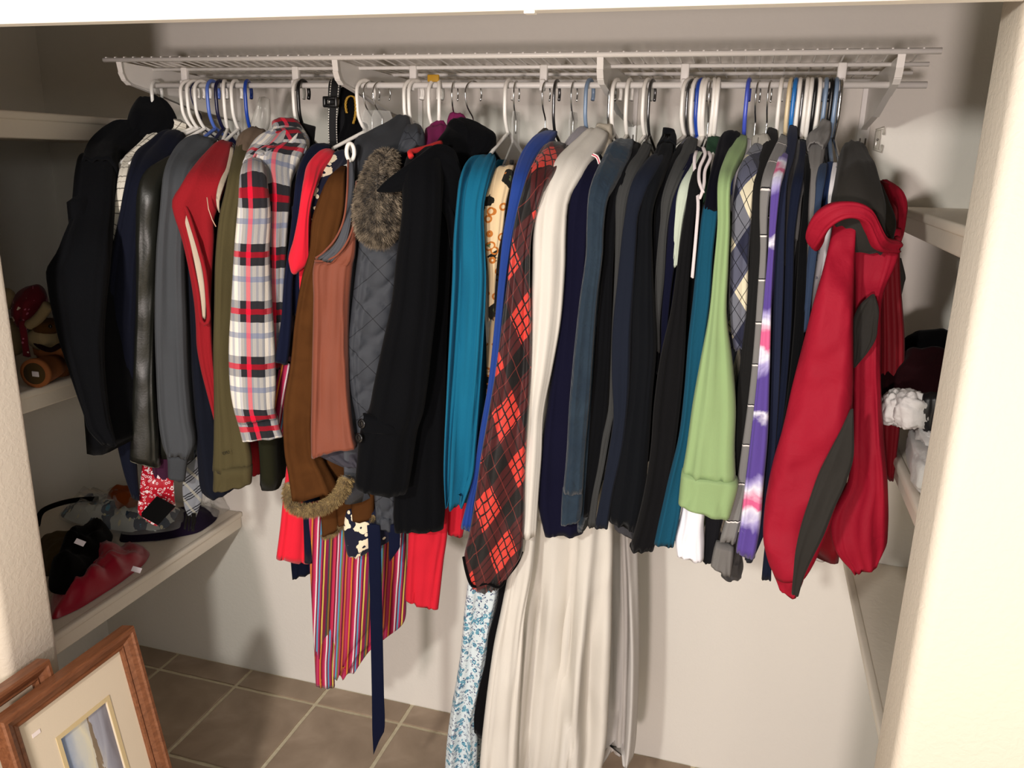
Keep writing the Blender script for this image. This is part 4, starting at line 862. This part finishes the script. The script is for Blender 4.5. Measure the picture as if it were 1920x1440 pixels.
G('t_shirt', 'mid grey t-shirt sliver left of the black fleece', '#6a6a6a',
  [(1506,300,1514,304),(1498,330,1512,335),(1490,365,1504,370),(1488,420,1500,420),(1490,450,1496,450)], 1512, 'white', short='mid grey t-shirt', Y=1.60, th=.010, cat='shirt', hem=1.1)
G('jacket', 'black fleece jacket left of the light grey polo', '#0f1012',
  [(1508,290,1520,294),(1508,330,1518,335),(1506,380,1516,380),(1500,440,1514,440),(1494,520,1512,520),(1488,620,1508,620),(1478,720,1498,720),(1464,820,1484,820),(1452,900,1468,900),(1442,960,1452,960),(1436,1030,1446,1030)], 1519, 'black', short='black fleece jacket', Y=1.56, th=.02)
lgm = C('#706e6c', .95)
t = G('polo_shirt', 'light grey polo shirt with an open collar near the right end of the rod', lgm,
  [(1518,262,1548,266),(1514,290,1545,296),(1514,330,1538,335),(1512,380,1532,385),(1511,430,1529,430),(1511,480,1526,480),(1512,540,1520,540),(1512,600,1516,600)], 1526, 'white', short='light grey polo shirt', Y=1.575, th=.016, cat='shirt')
ribbon('collar', [(1540,224,1556,232,1.74),(1530,244,1558,250,1.72),(1514,256,1552,270,1.69),(1515,276,1540,284,1.66)], lgm, t, nv=16, th=.010, flat=True)
G('shirt', 'dusty blue shirt in front of the light grey polo', '#2b3950',
  [(1534,308,1552,308),(1530,340,1546,345),(1527,385,1540,385),(1522,430,1536,430),(1514,480,1532,480),(1510,540,1524,540),(1500,620,1516,620)], 1539, 'grey blue', short='dusty blue shirt', Y=1.56, th=.014)
G('shirt', 'bright navy shirt left of the patterned white blouse', '#1c2d4e',
  [(1550,306,1564,306),(1545,340,1560,345),(1542,380,1556,380),(1544,410,1552,410)], 1549, 'black', short='bright navy shirt', Y=1.59, th=.012, hem=1.1)
G('blouse', 'white blouse with faint print squeezed beside the red jacket hood', floral('faint_print', '#cfcdd0', ('#8d8f9c', '#cfcdd0'), 60, .2),
  [(1562,306,1570,306),(1556,340,1568,340),(1552,375,1562,375),(1554,398,1560,398)], 1558, 'grey blue', short='white printed blouse', Y=1.57, th=.010, cat='shirt', hem=1.1)

# ---- red jacket
rj = NT('red_nylon', .7, 0, 0, .15); oo = rj.obj(); rj.col(rj.mix(rj.noise(oo, 6, 3), hexc('#860f24'), hexc('#9e162d'))); rj.bump(rj.noise(oo, 18, 5, .6), .5, .008); rj = rj.m
gj = C('#33312e', .6, .05, 300, .3, name='grey_nylon'); dk = C('#17140f', .9)
t = garment('jacket', 'red hooded rain jacket with dark grey panels, rightmost on the rod', 'jacket', rj,
    [(1566,400,1605,404,1.52),(1556,450,1604,450,1.50),(1542,510,1602,510,1.49),(1522,580,1600,580,1.48),(1504,650,1600,650,1.48),(1486,720,1600,720,1.48),(1468,800,1596,800,1.48),(1448,870,1588,870,1.48),(1435,940,1570,940,1.48),(1432,1000,1550,1000,1.48),(1440,1045,1528,1045,1.48),(1452,1075,1508,1078,1.48)],
    1566, 'chrome', 'rod', short='red rain jacket', Y=1.48, th=.034, folds=0, amp=.010, wr=.013, wrs=20, body=False, flat=True, nv=60)
ribbon('cuff', [(1451,1072,1508,1076,1.48),(1456,1085,1506,1088,1.48),(1462,1104,1494,1116,1.48)], rj, t, Y=1.48, nv=14, folds=5, amp=.006, th=.03, flat=True)
ribbon('sleeve_panel', [(1594,768,1600,766,1.423),(1577,805,1601,810,1.423),(1556,845,1600,860,1.422),(1536,885,1586,905,1.423),(1518,935,1566,950,1.423),(1502,985,1546,1000,1.424),(1492,1030,1524,1045,1.426),(1488,1070,1508,1080,1.432),(1484,1112,1498,1114,1.438)], gj, t, th=.007, flat=True, nv=50, folds=3, amp=.004, opened=False, wr=.003)
ribbon('side_body', [(1600,430,1690,430,1.57),(1602,480,1684,480,1.57),(1604,560,1655,560,1.57),(1602,640,1652,640,1.57),(1600,720,1652,720,1.57),(1596,800,1656,800,1.57),(1590,900,1664,900,1.57),(1560,960,1666,960,1.57),(1560,1000,1665,1000,1.57),(1574,1036,1662,1024,1.57),(1600,1070,1648,1046,1.57)], rj, t, th=.03, flat=True, nv=60, folds=2, amp=.014, wr=.012, wrs=10, seed=11)
ribbon('side_panel', [(1634,552,1640,552,1.512),(1612,572,1648,580,1.512),(1600,600,1646,610,1.512),(1600,640,1642,636,1.512),(1600,672,1626,662,1.512),(1600,690,1606,686,1.512)], gj, t, th=.008, flat=True, nv=24, folds=2, opened=False, wr=.003)
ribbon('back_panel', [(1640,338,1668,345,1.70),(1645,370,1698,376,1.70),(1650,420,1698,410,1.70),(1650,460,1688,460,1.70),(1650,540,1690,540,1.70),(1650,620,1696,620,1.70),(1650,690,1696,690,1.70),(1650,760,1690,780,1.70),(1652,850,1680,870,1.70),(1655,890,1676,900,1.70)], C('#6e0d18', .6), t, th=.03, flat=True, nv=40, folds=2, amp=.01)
ribbon('elbow_patch', [(1684,484,1690,484,1.71),(1684,510,1698,518,1.71),(1684,534,1696,530,1.71),(1684,560,1690,556,1.71)], gj, t, th=.02, flat=True, nv=14)
ribbon('hood', [(1590,274,1612,272,1.70),(1576,292,1624,292,1.68),(1568,325,1636,325,1.62),(1562,360,1650,360,1.57),(1556,395,1664,400,1.54),(1560,420,1676,430,1.54),(1590,448,1676,450,1.55)], gj, t, th=.045, flat=True, nv=40, folds=3, amp=.008, wr=.005, opened=False)
ribbon('hood_lining', [(1640,340,1652,345,1.55),(1644,380,1668,380,1.53),(1645,410,1680,420,1.515),(1650,440,1676,444,1.515)], dk, t, th=.02, flat=True, nv=20, folds=1, opened=False)
ribbon('collar', [(1522,446,1534,470,1.50),(1517,424,1545,446,1.47),(1530,398,1560,424,1.45),(1560,380,1580,412,1.44),(1602,378,1602,410,1.44),(1626,388,1618,418,1.445),(1642,412,1628,440,1.46),(1656,440,1642,468,1.48),(1680,450,1672,474,1.53)], rj, t, th=.013, flat=True, nv=60, folds=2, amp=.006, wr=.005, opened=False, turn=0)
ribbon('collar', [(1668,452,1682,466,1.53),(1680,440,1694,442,1.57),(1684,410,1700,406,1.61),(1680,384,1701,380,1.65),(1664,360,1686,362,1.69),(1650,342,1664,346,1.72)], rj, t, th=.012, flat=True, nv=40, folds=1, amp=.005, wr=.004, opened=False, turn=0)
g = tube([at(1596, 386, 1.435), at(1603, 384, 1.432), at(1612, 390, 1.437)], .0018, 6); mesh('drawcord', g[0], g[1], dk, t)
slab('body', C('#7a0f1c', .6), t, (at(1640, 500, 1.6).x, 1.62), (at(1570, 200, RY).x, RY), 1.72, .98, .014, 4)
t = garment('shirt', 'white shirt tail just visible below the red rain jacket', 'shirt', C('#c9c2c0'),
    [(1500,1010,1560,1010,1.80),(1505,1045,1556,1050,1.80)], None, Y=1.80, th=.012, body=False, flat=True, part='front_panel', nv=14)

bf = floral('blue_scroll_print', '#c3cfd4', ('#5c8fa4', '#c3cfd4'), 75, .42, .85, dot2=('#2c3560', 'ring'))
t = garment('trousers', 'pale blue scroll print trousers hanging below the sheer red plaid blouse', 'trousers', bf,
    [(884,1040,940,1040,1.60),(876,1100,936,1100,1.60),(870,1150,926,1150,1.60),(864,1218,914,1218,1.60),(855,1280,905,1280,1.60),(846,1330,893,1335,1.60),(838,1390,896,1390,1.60),(832,1480,892,1480,1.60)],
    None, Y=1.60, flat=True, th=.022, folds=3, amp=.012, body=False, part='leg', nv=60)
slab('leg', bf, t, (at(895, 1100, 1.66).x, 1.665), (at(930, 200, RY).x, RY + .05), 1.72, .12, .012, 6, slope=.05)
t = garment('trousers', 'black trousers squeezed between the pale blue print trousers and the white dress', 'trousers', C('#0d0d10', .9),
    [(915,1040,964,1040,1.585),(934,1085,958,1085,1.585),(932,1130,946,1130,1.585),(916,1190,932,1190,1.585),(910,1240,924,1240,1.585),(898,1290,914,1290,1.585),(889,1340,908,1345,1.585),(889,1370,907,1382,1.585)],
    None, Y=1.585, flat=True, th=.010, folds=1, body=False, part='leg', nv=30)

# ---- straps and cord hanging on the rod
web = NT('black_webbing', .7, 0, .1, .2); u, v, g_ = web.uv(); k = web.ma('MULTIPLY', web.ma('ADD', web.band(u, .05, .491, .0022), web.band(u, .05, .509, .0022)), web.band(v, .0055, 0, .0035)); web.col(web.mix(k, hexc('#121214'), hexc('#c8c4bc')))
t = thing('bag_strap', at(635, 200, 1.75), 'black nylon bag strap with white dashed stitching and a slider, looped over the rod', 'strap')
ribbon('strap', [(620,148,640,146,1.765),(616,158,640,158,1.755),(615,200,634,200,1.75),(615,240,632,240,1.75),(617,285,634,285,1.75)], web.m, t, th=.002, flat=True, nv=30, folds=0, wr=0, opened=False, power=.5)
ribbon('strap', [(628,150,648,148,1.80),(636,180,652,180,1.785),(630,240,650,240,1.78),(625,280,648,280,1.78)], C('#18181b', .7), t, th=.002, flat=True, nv=20, folds=1, wr=.0005, opened=False, power=.5)
c = at(620, 191, 1.742); g = join(box(c.x - .016, c.x + .016, 1.736, 1.748, c.z - .012, c.z - .004, .003), box(c.x - .016, c.x + .016, 1.736, 1.748, c.z + .004, c.z + .012, .003), box(c.x - .018, c.x - .010, 1.736, 1.748, c.z - .012, c.z + .012, .003), box(c.x + .010, c.x + .018, 1.736, 1.748, c.z - .012, c.z + .012, .003)); mesh('slider', g[0], g[1], BLACKP, t)
t = thing('garment_cover', at(660, 230, 1.77), 'black cloth bag with a braided gold cord loop behind the bag strap', 'bag')
ribbon('cloth', [(640,160,660,158,1.80),(642,190,668,186,1.79),(645,230,676,226,1.79),(630,262,690,240,1.78),(610,275,660,272,1.77)], C('#0c0c0e'), t, th=.012, flat=True, nv=24, folds=2)
pts = [Vector(v) for v in crom([tuple(at(x, y, 1.765)) for x, y in ((650,212),(648,196),(651,184),(658,180),(665,184),(667,205),(665,222),(662,232))], 60)]
gold = NT('gold_cord', .45, .3, 0, .5); gold.col(hexc('#a8822c'))
st_ = []
for ph in (0, 2 * pi / 3, 4 * pi / 3): st_.append(tube([p + Vector((.0016 * cos(i * .55 + ph), .0016 * sin(i * .55 + ph), 0)) for i, p in enumerate(pts)], .0016, 6))
g = join(*st_); mesh('cord', g[0], g[1], gold.m, t)
# crumpled clear plastic cover shoulder
t = garment('garment_cover', 'crumpled translucent plastic dress cover behind the olive jacket', 'cover', clear('cover_film', '#dcdad2', .45),
    [(486,182,506,186),(480,200,508,210),(472,225,506,235),(464,245,500,250),(462,300,500,300)], None, Y=1.90, th=.02, body=False, flat=True, nv=24, part='film')

h_ = hanger(409, 'white', (at(395, 262, 1.6).x, 1.6, None), 'tube', 'x')
h_['label'] = 'white plastic hanger crowded just left of the one holding the dark red vest'

# ------------------------------------------------------------------ things on the low left shelf
Z1 = .6022
satin = NT('red_satin', .28, 0, .2, .5); satin.col(satin.mix(satin.noise(satin.obj(), 12, 3), hexc('#860b24'), hexc('#a8122f'))); satin = satin.m
def sticker(px, py, z=None, Y=None, X=None, w=.012, h=.007, label='', parent=None, tilt=0):
    p = at(px, py, Y)
    g = box(-w, w, -.0006, .0006, -h, h, .0003); M = Matrix.Translation(p) @ Matrix.Rotation(radians(tilt), 4, 'Y') @ Matrix.Rotation(radians(-25), 4, 'X') @ Matrix.Rotation(radians(35), 4, 'Z')
    g = xform(g, M); mesh('price_sticker', g[0], g[1], plastic('#e6dfe6', .6, .3), parent)
o = lump('satin_bag', [(96,1166),(150,1142),(225,1094),(272,1058),(284,1035),(262,1028),(190,1040),(120,1085),(94,1120)], Z1, .060, satin, seed=1, rough=.35, scale=18, label='shiny crimson satin bag lying folded at the front of the low left shelf', cat='bag')
sticker(256, 1068, Y=1.60, parent=o, tilt=15)
o = lump('knit_scarf', [(92,1112),(128,1118),(160,1092),(196,1045),(214,1005),(196,985),(164,996),(120,1046),(90,1085)], Z1 + .035, .075, C('#0a0808', .98), seed=2, rough=.3, scale=14, label='black knit scarf draped across the crimson satin bag', cat='scarf')
sticker(150, 1017, Y=1.50, parent=o, tilt=25)
lump('folded_cloth', [(76,1008),(150,1000),(168,1026),(120,1072),(84,1084)], Z1, .035, C('#4a3c22', .95), seed=3, label='olive brown folded cloth behind the black knit scarf on the low shelf', cat='cloth')
lump('folded_cloth', [(222,1018),(300,1014),(372,1000),(404,978),(414,956),(380,950),(300,972),(230,990)], Z1, .032, C('#241a30', .9), seed=4, rough=.2, label='dark purple folded cloth near the back wall end of the low shelf', cat='cloth')
pw = floral('wrapped_print', '#b9bfba', ('#2a4058', '#3a8fb0'), 22, .45, .4, dot2=('#d8d4b0', 'dot'))
o = lump('wrapped_fabric', [(110,968),(150,985),(250,1000),(330,990),(352,962),(300,948),(200,940),(130,946)], Z1 + .02, .05, pw, seed=5, rough=.35, scale=22, label='blue and white patterned fabric wrapped in clear plastic on the low shelf', cat='fabric')
lump('plastic_sheet', [(106,972),(150,990),(250,1005),(336,994),(358,962),(300,944),(200,936),(126,942)], Z1 + .022, .058, clear('wrap_film', '#e6e6e6', .16), parent=o, seed=6, rough=.5, scale=30)
lump('felt_cloth', [(196,950),(216,966),(266,968),(272,945),(250,935),(210,936)], Z1 + .04, .06, C('#8c4216', .98), seed=7, rough=.15, label='rust orange felt cloth behind the patterned wrapped fabric', cat='cloth')
g = tube([Vector(v) for v in crom([tuple(atz(x, y, z)) for x, y, z in ((70,985,.64),(78,960,.66),(100,948,.67),(140,938,.675),(185,935,.67))], 30)], .008, 10)
tag(mesh('strap', g[0], g[1], C('#0c0a08', .8)), 'black padded strap curling behind the fabrics on the low left shelf', 'strap')
lump('plastic_bag', [(372,962),(400,975),(432,955),(444,940),(420,930),(384,938)], Z1, .05, clear('bag_film', '#e0dcd4', .3), seed=8, rough=.6, scale=30, label='crumpled clear plastic bag at the back wall end of the low shelf', cat='bag')
# hanging small fabrics under the leather sleeve
cand = floral('red_swirl_print', '#a80f24', ('#e8dcdc', '#a01426'), 62, .30, .4, dot2=('#e0c8cc', 'ring'))
t = thing('tie', at(293, 985, 1.575), 'red and white swirl printed shiny tie with a black diamond patch below the leather sleeve', 'tie')
ribbon('cloth', [(266,870,325,875,1.60),(263,905,326,905,1.575),(260,935,328,938,1.575),(259,960,328,950,1.575),(272,972,312,966,1.575),(291,986,295,985,1.575)], cand, t, th=.008, flat=True, nv=24, folds=3, amp=.004, opened=False)
V = [at(x, y, 1.548) for x, y in ((293,931),(328,950),(296,985),(261,966))]; V += [v + Vector((0, .003, 0)) for v in V]
mesh('patch', V, [[0,1,2,3],[7,6,5,4],[0,4,5,1],[1,5,6,2],[2,6,7,3],[3,7,4,0]], C('#0a0a0a', .95), t, smooth=False)
V = [at(x, y, 1.552) for x, y in ((263,905),(271,904),(270,927),(264,928))]; V += [v + Vector((0, .002, 0)) for v in V]
mesh('label', V, [[0,1,2,3],[7,6,5,4],[0,4,5,1],[1,5,6,2],[2,6,7,3],[3,7,4,0]], plastic('#e8e2dc', .8), t, smooth=False)
bs_ = tartan('grey_tartan', '#7b7f86', [('d', .05, 0, .0035, '#16161a', .95), ('d', .05, .008, .0035, '#16161a', .95), ('d', .05, .016, .0035, '#16161a', .95), ('e', .05, 0, .010, '#a8a595', .55)], .5)
t = thing('scarf', at(365, 990, 1.60), 'grey scarf with black diagonal stripes and dark fringe hanging behind the ribbed cuff', 'scarf')
ribbon('cloth', [(348,850,372,850,1.61),(344,890,376,890,1.61),(342,920,380,925,1.61),(346,950,372,958,1.61),(352,966,368,968,1.61)], bs_, t, th=.006, flat=True, nv=24, folds=2, amp=.003, opened=False)
st_ = []
rnd = random.Random(4)
for k in range(9):
    x = 350 + k * 2; st_.append(tube([at(x, 962, 1.605), at(x - 1 + rnd.uniform(-2, 2), 978, 1.60), at(x - 2 + rnd.uniform(-3, 3), 992 + rnd.uniform(-4, 6), 1.60)], .0016, 5))
g = join(*st_); tag(mesh('fringe', g[0], g[1], C('#14120f', .9), t), kind='stuff')

# ------------------------------------------------------------------ middle left shelf
terra = NT('terracotta', .8, 0, 0, .25); terra.col(terra.mix(terra.noise(terra.obj(), 14, 4), hexc('#8a4f2a'), hexc('#a9693c'))); terra.bump(terra.noise(terra.obj(), 60, 3), .3, .002); terra = terra.m
Z2 = 1.219
pc = at(64, 696, 1.42); pz = Z2 + .034
t = thing('clay_pot', (pc.x, 1.45, Z2), 'terracotta pot lying on its side with a white sticker on its dark base', 'pot')
g = lathe([(.026, 0), (.034, .001), (.034, .012), (.032, .014), (.030, .05), (.026, .085), (.0, .088)], (pc.x, 1.42, pz), (-.25, 1, 0), 36); mesh('pot_body', g[0], g[1], terra, t)
g = lathe([(.025, -.0015), (.0255, .002), (.0, .004)], (pc.x, 1.42, pz), (-.25, 1, 0), 30); mesh('pot_base', g[0], g[1], C('#4a3a20', .9), t)
p = Vector((pc.x + .008, 1.415, pz + .001)); g = box(p.x - .009, p.x + .009, p.y - .001, p.y + .001, p.z - .006, p.z + .006, .0004); mesh('price_sticker', g[0], g[1], plastic('#e8e2e8', .6), t)
pc2 = at(105, 672, 1.52)
t = thing('clay_pot', (pc2.x, 1.53, Z2), 'larger terracotta pot standing behind the sideways pot on the shelf', 'pot')
g = lathe([(.030, 0), (.040, .055), (.044, .056), (.045, .074), (.040, .075), (.037, .055), (.0, .03)], (pc2.x - .012, 1.53, Z2), (0, 0, 1), 36); mesh('pot_body', g[0], g[1], terra, t)
rp = floral('red_white_print', '#5c0a18', ('#c9bca8', '#5c0a18'), 38, .26, .8, dot2=('#a5566a', 'dot'))
cr_ = C('#8d7c5c', 1, .02, 120, .8, name='plush')
pc = at(80, 590, 1.50)
t = thing('plush_toy', (pc.x, 1.50, Z2 + .07), 'cream plush toy in a red printed hat, propped over the clay pots', 'toy')
g = ellipsoid(at(84, 632, 1.50), (.040, .038, .030), nz=.12); mesh('head', g[0], g[1], cr_, t)
g = ellipsoid(at(90, 612, 1.50), (.034, .034, .020), nz=.1); mesh('face', g[0], g[1], C('#4a2f10', .95), t)
ribbon('hat', [(44,545,72,535,1.50),(26,560,86,548,1.50),(20,585,90,575,1.50),(28,605,80,595,1.50),(42,618,62,610,1.50)], rp, t, th=.04, flat=True, nv=24, folds=3, opened=False)
g = tube([Vector(v) for v in crom([tuple(at(x, y, 1.468)) for x, y in ((54,610),(66,602),(78,590),(90,572))], 20)], .012, 12); mesh('hat_brim', g[0], g[1], cr_, t)
ribbon('scarf', [(34,604,48,600,1.46),(38,630,52,628,1.455),(41,650,54,650,1.45),(43,668,58,668,1.445)], rp, t, th=.006, flat=True, nv=16, folds=1, opened=False)
g = tube([Vector(v) for v in crom([tuple(at(x, y, 1.47)) for x, y in ((60,636),(76,650),(95,656),(112,648))], 20)], .006, 10); mesh('collar', g[0], g[1], C('#240a0e', .9), t)
g = ellipsoid(at(12, 560, 1.48), (.020, .02, .026), nz=.1); tag(mesh('pompom', g[0], g[1], cr_, t), None)
g = ellipsoid(at(94, 612, 1.464), (.005, .004, .005)); mesh('eye', g[0], g[1], plastic('#0a0806', .2), t)
g = ellipsoid(at(28, 632, 1.50), (.02, .03, .045), nz=.1); mesh('arm', g[0], g[1], cr_, t)

# ------------------------------------------------------------------ middle right shelf
Z3 = 1.1985; tw = C('#c8c6c4', .98, .02, 160, .8, var=.04, name='towelling')
def xb(x, X): return X
t = thing('towel', (.40, 1.52, Z3), 'white folded towel with ruffled side, lowest of the white pile in the right niche', 'towel')
g = ellipsoid((0, 0, 0), (.07, .10, .035), 40, 26)
def soft_box(c, r, seed, pw=.45, nz=.18, rot=0):
    V, F = ellipsoid((0, 0, 0), (1, 1, 1), 44, 30); out = []
    for v in V:
        q = Vector([math.copysign(abs(a) ** pw, a) for a in v]); n_ = noise.noise(Vector((q.x * 2 + seed, q.y * 3, q.z * 2))) + .5 * noise.noise(Vector((q.x * 5, q.y * 8 + seed, q.z * 6)))
        q = Vector((q.x * r[0], q.y * r[1], q.z * r[2])) * (1 + nz * n_); out.append(Matrix.Rotation(rot, 3, 'Z') @ q + Vector(c))
    return out, F
g = soft_box((.362, 1.585, Z3 + .038), (.046, .13, .036), 3, .4, .14, -.1); mesh('fold', g[0], g[1], tw, t)
g = soft_box((.365, 1.62, Z3 + .086), (.040, .10, .014), 5, .45, .22, -.1); mesh('fold', g[0], g[1], tw, t)
for k, (px, py, Y, r, lab) in enumerate(((1683, 765, 1.60, (.028, .03, .032), 'rolled white sock pair, the left one on top of the folded towel'), (1710, 768, 1.57, (.030, .03, .034), 'rolled white sock pair, the right one on top of the folded towel'))):
    c = at(px, py, Y); g = soft_box(c, r, 9 + k, .75, .22); tag(mesh('rolled_socks', g[0], g[1], tw), lab, 'socks')
c = at(1682, 706, 1.74); g = soft_box(c, (.045, .05, .016), 14, .5, .3, .3); tag(mesh('folded_cloth', g[0], g[1], tw), 'small white folded cloth lying on the dark maroon bundle', 'cloth')
tag(ribbon('maroon_bundle', [(1690,672,1760,664,1.74),(1680,690,1790,685,1.72),(1650,715,1790,715,1.70),(1650,740,1790,740,1.68),(1660,765,1780,770,1.68)], C('#22090d', .8), None, th=.05, flat=True, nv=26, folds=4, amp=.012, opened=False), 'dark maroon garment bundle stuffed behind the white socks on the right shelf', 'cloth')
tag(ribbon('black_bundle', [(1705,655,1790,645,1.86),(1680,668,1800,660,1.84),(1670,690,1800,690,1.82),(1670,730,1800,730,1.80),(1690,790,1790,790,1.76)], C('#08080a', .9), None, th=.05, flat=True, nv=26, folds=3, opened=False, seed=5), 'black folded garment at the back of the right shelf pile', 'cloth')
tag(ribbon('black_pouch', [(1730,738,1762,738,1.56),(1726,760,1765,760,1.56),(1724,785,1760,790,1.56),(1732,808,1752,810,1.56)], plastic('#0b0b0e', .45), None, th=.03, flat=True, nv=16, folds=2, opened=False, seed=6), 'glossy black pouch squeezed between the white socks and the jamb', 'pouch')
V, F = join(*[box(x0, x1, y0, y1, Z3, Z3 + .20) for x0, x1, y0, y1 in ((.50, .505, 1.88, 2.13), (.505, .80, 2.125, 2.13), (.505, .80, 1.88, 1.885))], box(.5, .8, 1.88, 2.13, Z3, Z3 + .004), box(.492, .808, 1.872, 1.88, Z3 + .185, Z3 + .2), box(.492, .5, 1.872, 2.138, Z3 + .185, Z3 + .2), box(.5, .808, 2.13, 2.138, Z3 + .185, Z3 + .2))
t = thing('storage_bin', (.65, 2.0, Z3), 'translucent grey plastic bin behind the black garments on the right shelf', 'bin'); mesh('bin_body', V, F, clear('bin_plastic', '#b9b9b2', .55), t, smooth=False)

# ------------------------------------------------------------------ framed pictures leaning on the left jamb
wood = NT('cherry_wood', .42, 0, 0, .4); oo = wood.obj()
mp = wood.n('ShaderNodeMapping'); mp.inputs['Scale'].default_value = (12, 2, 12); wood.lk(oo, mp.inputs[0]); wn = wood.noise(mp.outputs[0], 9, 5, 1.2)
wood.col(wood.ramp(wn, [(.25, hexc('#5f3823')), (.5, hexc('#77492e')), (.75, hexc('#845439'))])); wood.bump(wn, .1, .001); wood = wood.m
mat_ = C('#d9cbb4', .95, 0, 300, .1, var=.02, name='mat_board'); mat2 = C('#cdb98e', .9, 0, 300, .1, var=.02, name='mat_bevel')
pic = NT('watercolour_print', .6, 0, 0, .4); oo = pic.obj(); sp = pic.n('ShaderNodeSeparateXYZ'); pic.lk(oo, sp.inputs[0]); nn = pic.noise(oo, 9, 4, .8)
# plain generic seascape: sky wash with brown masts
wob = pic.ma('MULTIPLY', pic.ma('SUBTRACT', pic.noise(oo, 22, 4), .5), .03)
yy = pic.ma('ADD', sp.outputs[1], wob)
sky = pic.ramp(pic.ma('ADD', pic.ma('MULTIPLY', sp.outputs[1], 5.), pic.ma('MULTIPLY', nn, .7)), [(.1, hexc('#7f93b4')), (.35, hexc('#d8d2b8')), (.55, hexc('#b9bcc4')), (.8, hexc('#7d7a80'))])
pic.t.nodes
def picture_frame(loc, rot, w_, h_, fw, label, art=True):
    """frame built in local y (width) / z (height), facing +x"""
    t = thing('picture_frame', loc, label, 'picture frame'); M = Matrix.Translation(loc) @ rot
    def rail(x0, y0, z0, y1, z1): pass
    prof = [(0, .030), (.003, .034), (.010, .034), (.013, .030), (.022, .026), (.030, .020), (.034, .022), (.038, .020), (.038, .006), (0, 0)]
    sc = fw / .038; cor = [(0, 0, 1, 1), (w_, 0, -1, 1), (w_, h_, -1, -1), (0, h_, 1, -1)]
    for i in range(4):
        a, b = cor[i], cor[(i + 1) % 4]; V = []
        for (cy, cz, sy, sz) in (a, b): V += [Vector((x, cy + sy * d * sc, cz + sz * d * sc)) for d, x in prof]
        n = len(prof); F = [[j, (j + 1) % n, n + (j + 1) % n, n + j] for j in range(n)] + [list(range(n)), [n + j for j in range(n)][::-1]]
        g = xform((V, F), M); mesh('rail', g[0], g[1], wood, t, smooth=False)
    g = xform(box(0, .006, fw * .8, w_ - fw * .8, fw * .8, h_ - fw * .8), M); mesh('backing', g[0], g[1], mat_, t, smooth=False)
    return t, M
top = Vector((-1.198, .932, .757)); tl_ = math.atan(.177)
zt_ = .757; hh = zt_ / cos(tl_)
lowx = -1.198 + .177 * zt_
rot = Matrix.Rotation(tl_ * -1, 4, 'Y')
fwid = 1.262 - .932
t, M = picture_frame((lowx - .03, .932, .004), rot, fwid, hh, .036, 'cherry wood picture frame with cream mat and a sea view print, leaning in front')
def quadring(y0, y1, z0, z1, b, x, th):
    return join(box(x, x + th, y0, y0 + b, z0, z1), box(x, x + th, y1 - b, y1, z0, z1), box(x, x + th, y0 + b, y1 - b, z1 - b, z1), box(x, x + th, y0 + b, y1 - b, z0, z0 + b))
wy0, wy1, wz1, wz0 = .112, .232, hh - .118, .13
g = xform(join(box(.006, .012, .03, wy0, .03, hh - .03), box(.006, .012, wy1, fwid - .03, .03, hh - .03), box(.006, .012, wy0, wy1, wz1, hh - .03), box(.006, .012, wy0, wy1, .03, wz0)), M); mesh('mat', g[0], g[1], mat_, t, smooth=False)
g = xform(quadring(wy0 - .009, wy1 + .009, wz0 - .009, wz1 + .009, .009, .0121, .0015), M); mesh('mat_bevel', g[0], g[1], mat2, t, smooth=False)
pv = [(0.0075, wy0, wz0), (0.0075, wy1, wz0), (0.0075, wy1, wz1), (0.0075, wy0, wz1)]; pv = [M @ Vector(p) for p in pv]
pm = NT('seascape_print', .6, 0, 0, .3); u, v, g_ = pm.uv(); nn = pm.noise(g_, 3, 5, 1.2); n2 = pm.noise(g_, 9, 4, .5)
sk_ = pm.ramp(pm.ma('ADD', u, pm.ma('MULTIPLY', pm.ma('SUBTRACT', nn, .5), .5)), [(.05, hexc('#7f94b8')), (.3, hexc('#c9cbc6')), (.5, hexc('#dcd6bc')), (.72, hexc('#a4a6b2')), (.98, hexc('#77747c'))])
wd = pm.ma('ADD', pm.ma('MULTIPLY', pm.ma('SUBTRACT', 1.0, v), .16), .02)
mk = pm.ma('LESS_THAN', pm.ma('ABSOLUTE', pm.ma('SUBTRACT', pm.ma('ADD', u, pm.ma('MULTIPLY', pm.ma('SUBTRACT', n2, .5), .16)), .60)), wd)
pm.col(pm.mix(pm.ma('MULTIPLY', mk, .9), sk_, pm.mix(n2, hexc('#4a3a30'), hexc('#a08a68'))))
pv2 = pv + [p + (M.to_3x3() @ Vector((-.001, 0, 0))) for p in pv]
mesh('print', pv2, [[0, 1, 2, 3], [7, 6, 5, 4]], pm.m, t, [(0, 0), (1, 0), (1, 1), (0, 1)] * 2, smooth=False)
g = xform(box(.0125, .0132, .060, .078, hh - .078, hh - .070), M); mesh('sticker', g[0], g[1], plastic('#f0e4e0', .6), t, smooth=False)
picture_frame((lowx - .075, .88, .004), Matrix.Rotation(-math.atan(.17), 4, 'Y'), 1.085 - .88, .79, .03, 'second cherry wood frame, mostly hidden behind the front frame against the jamb')
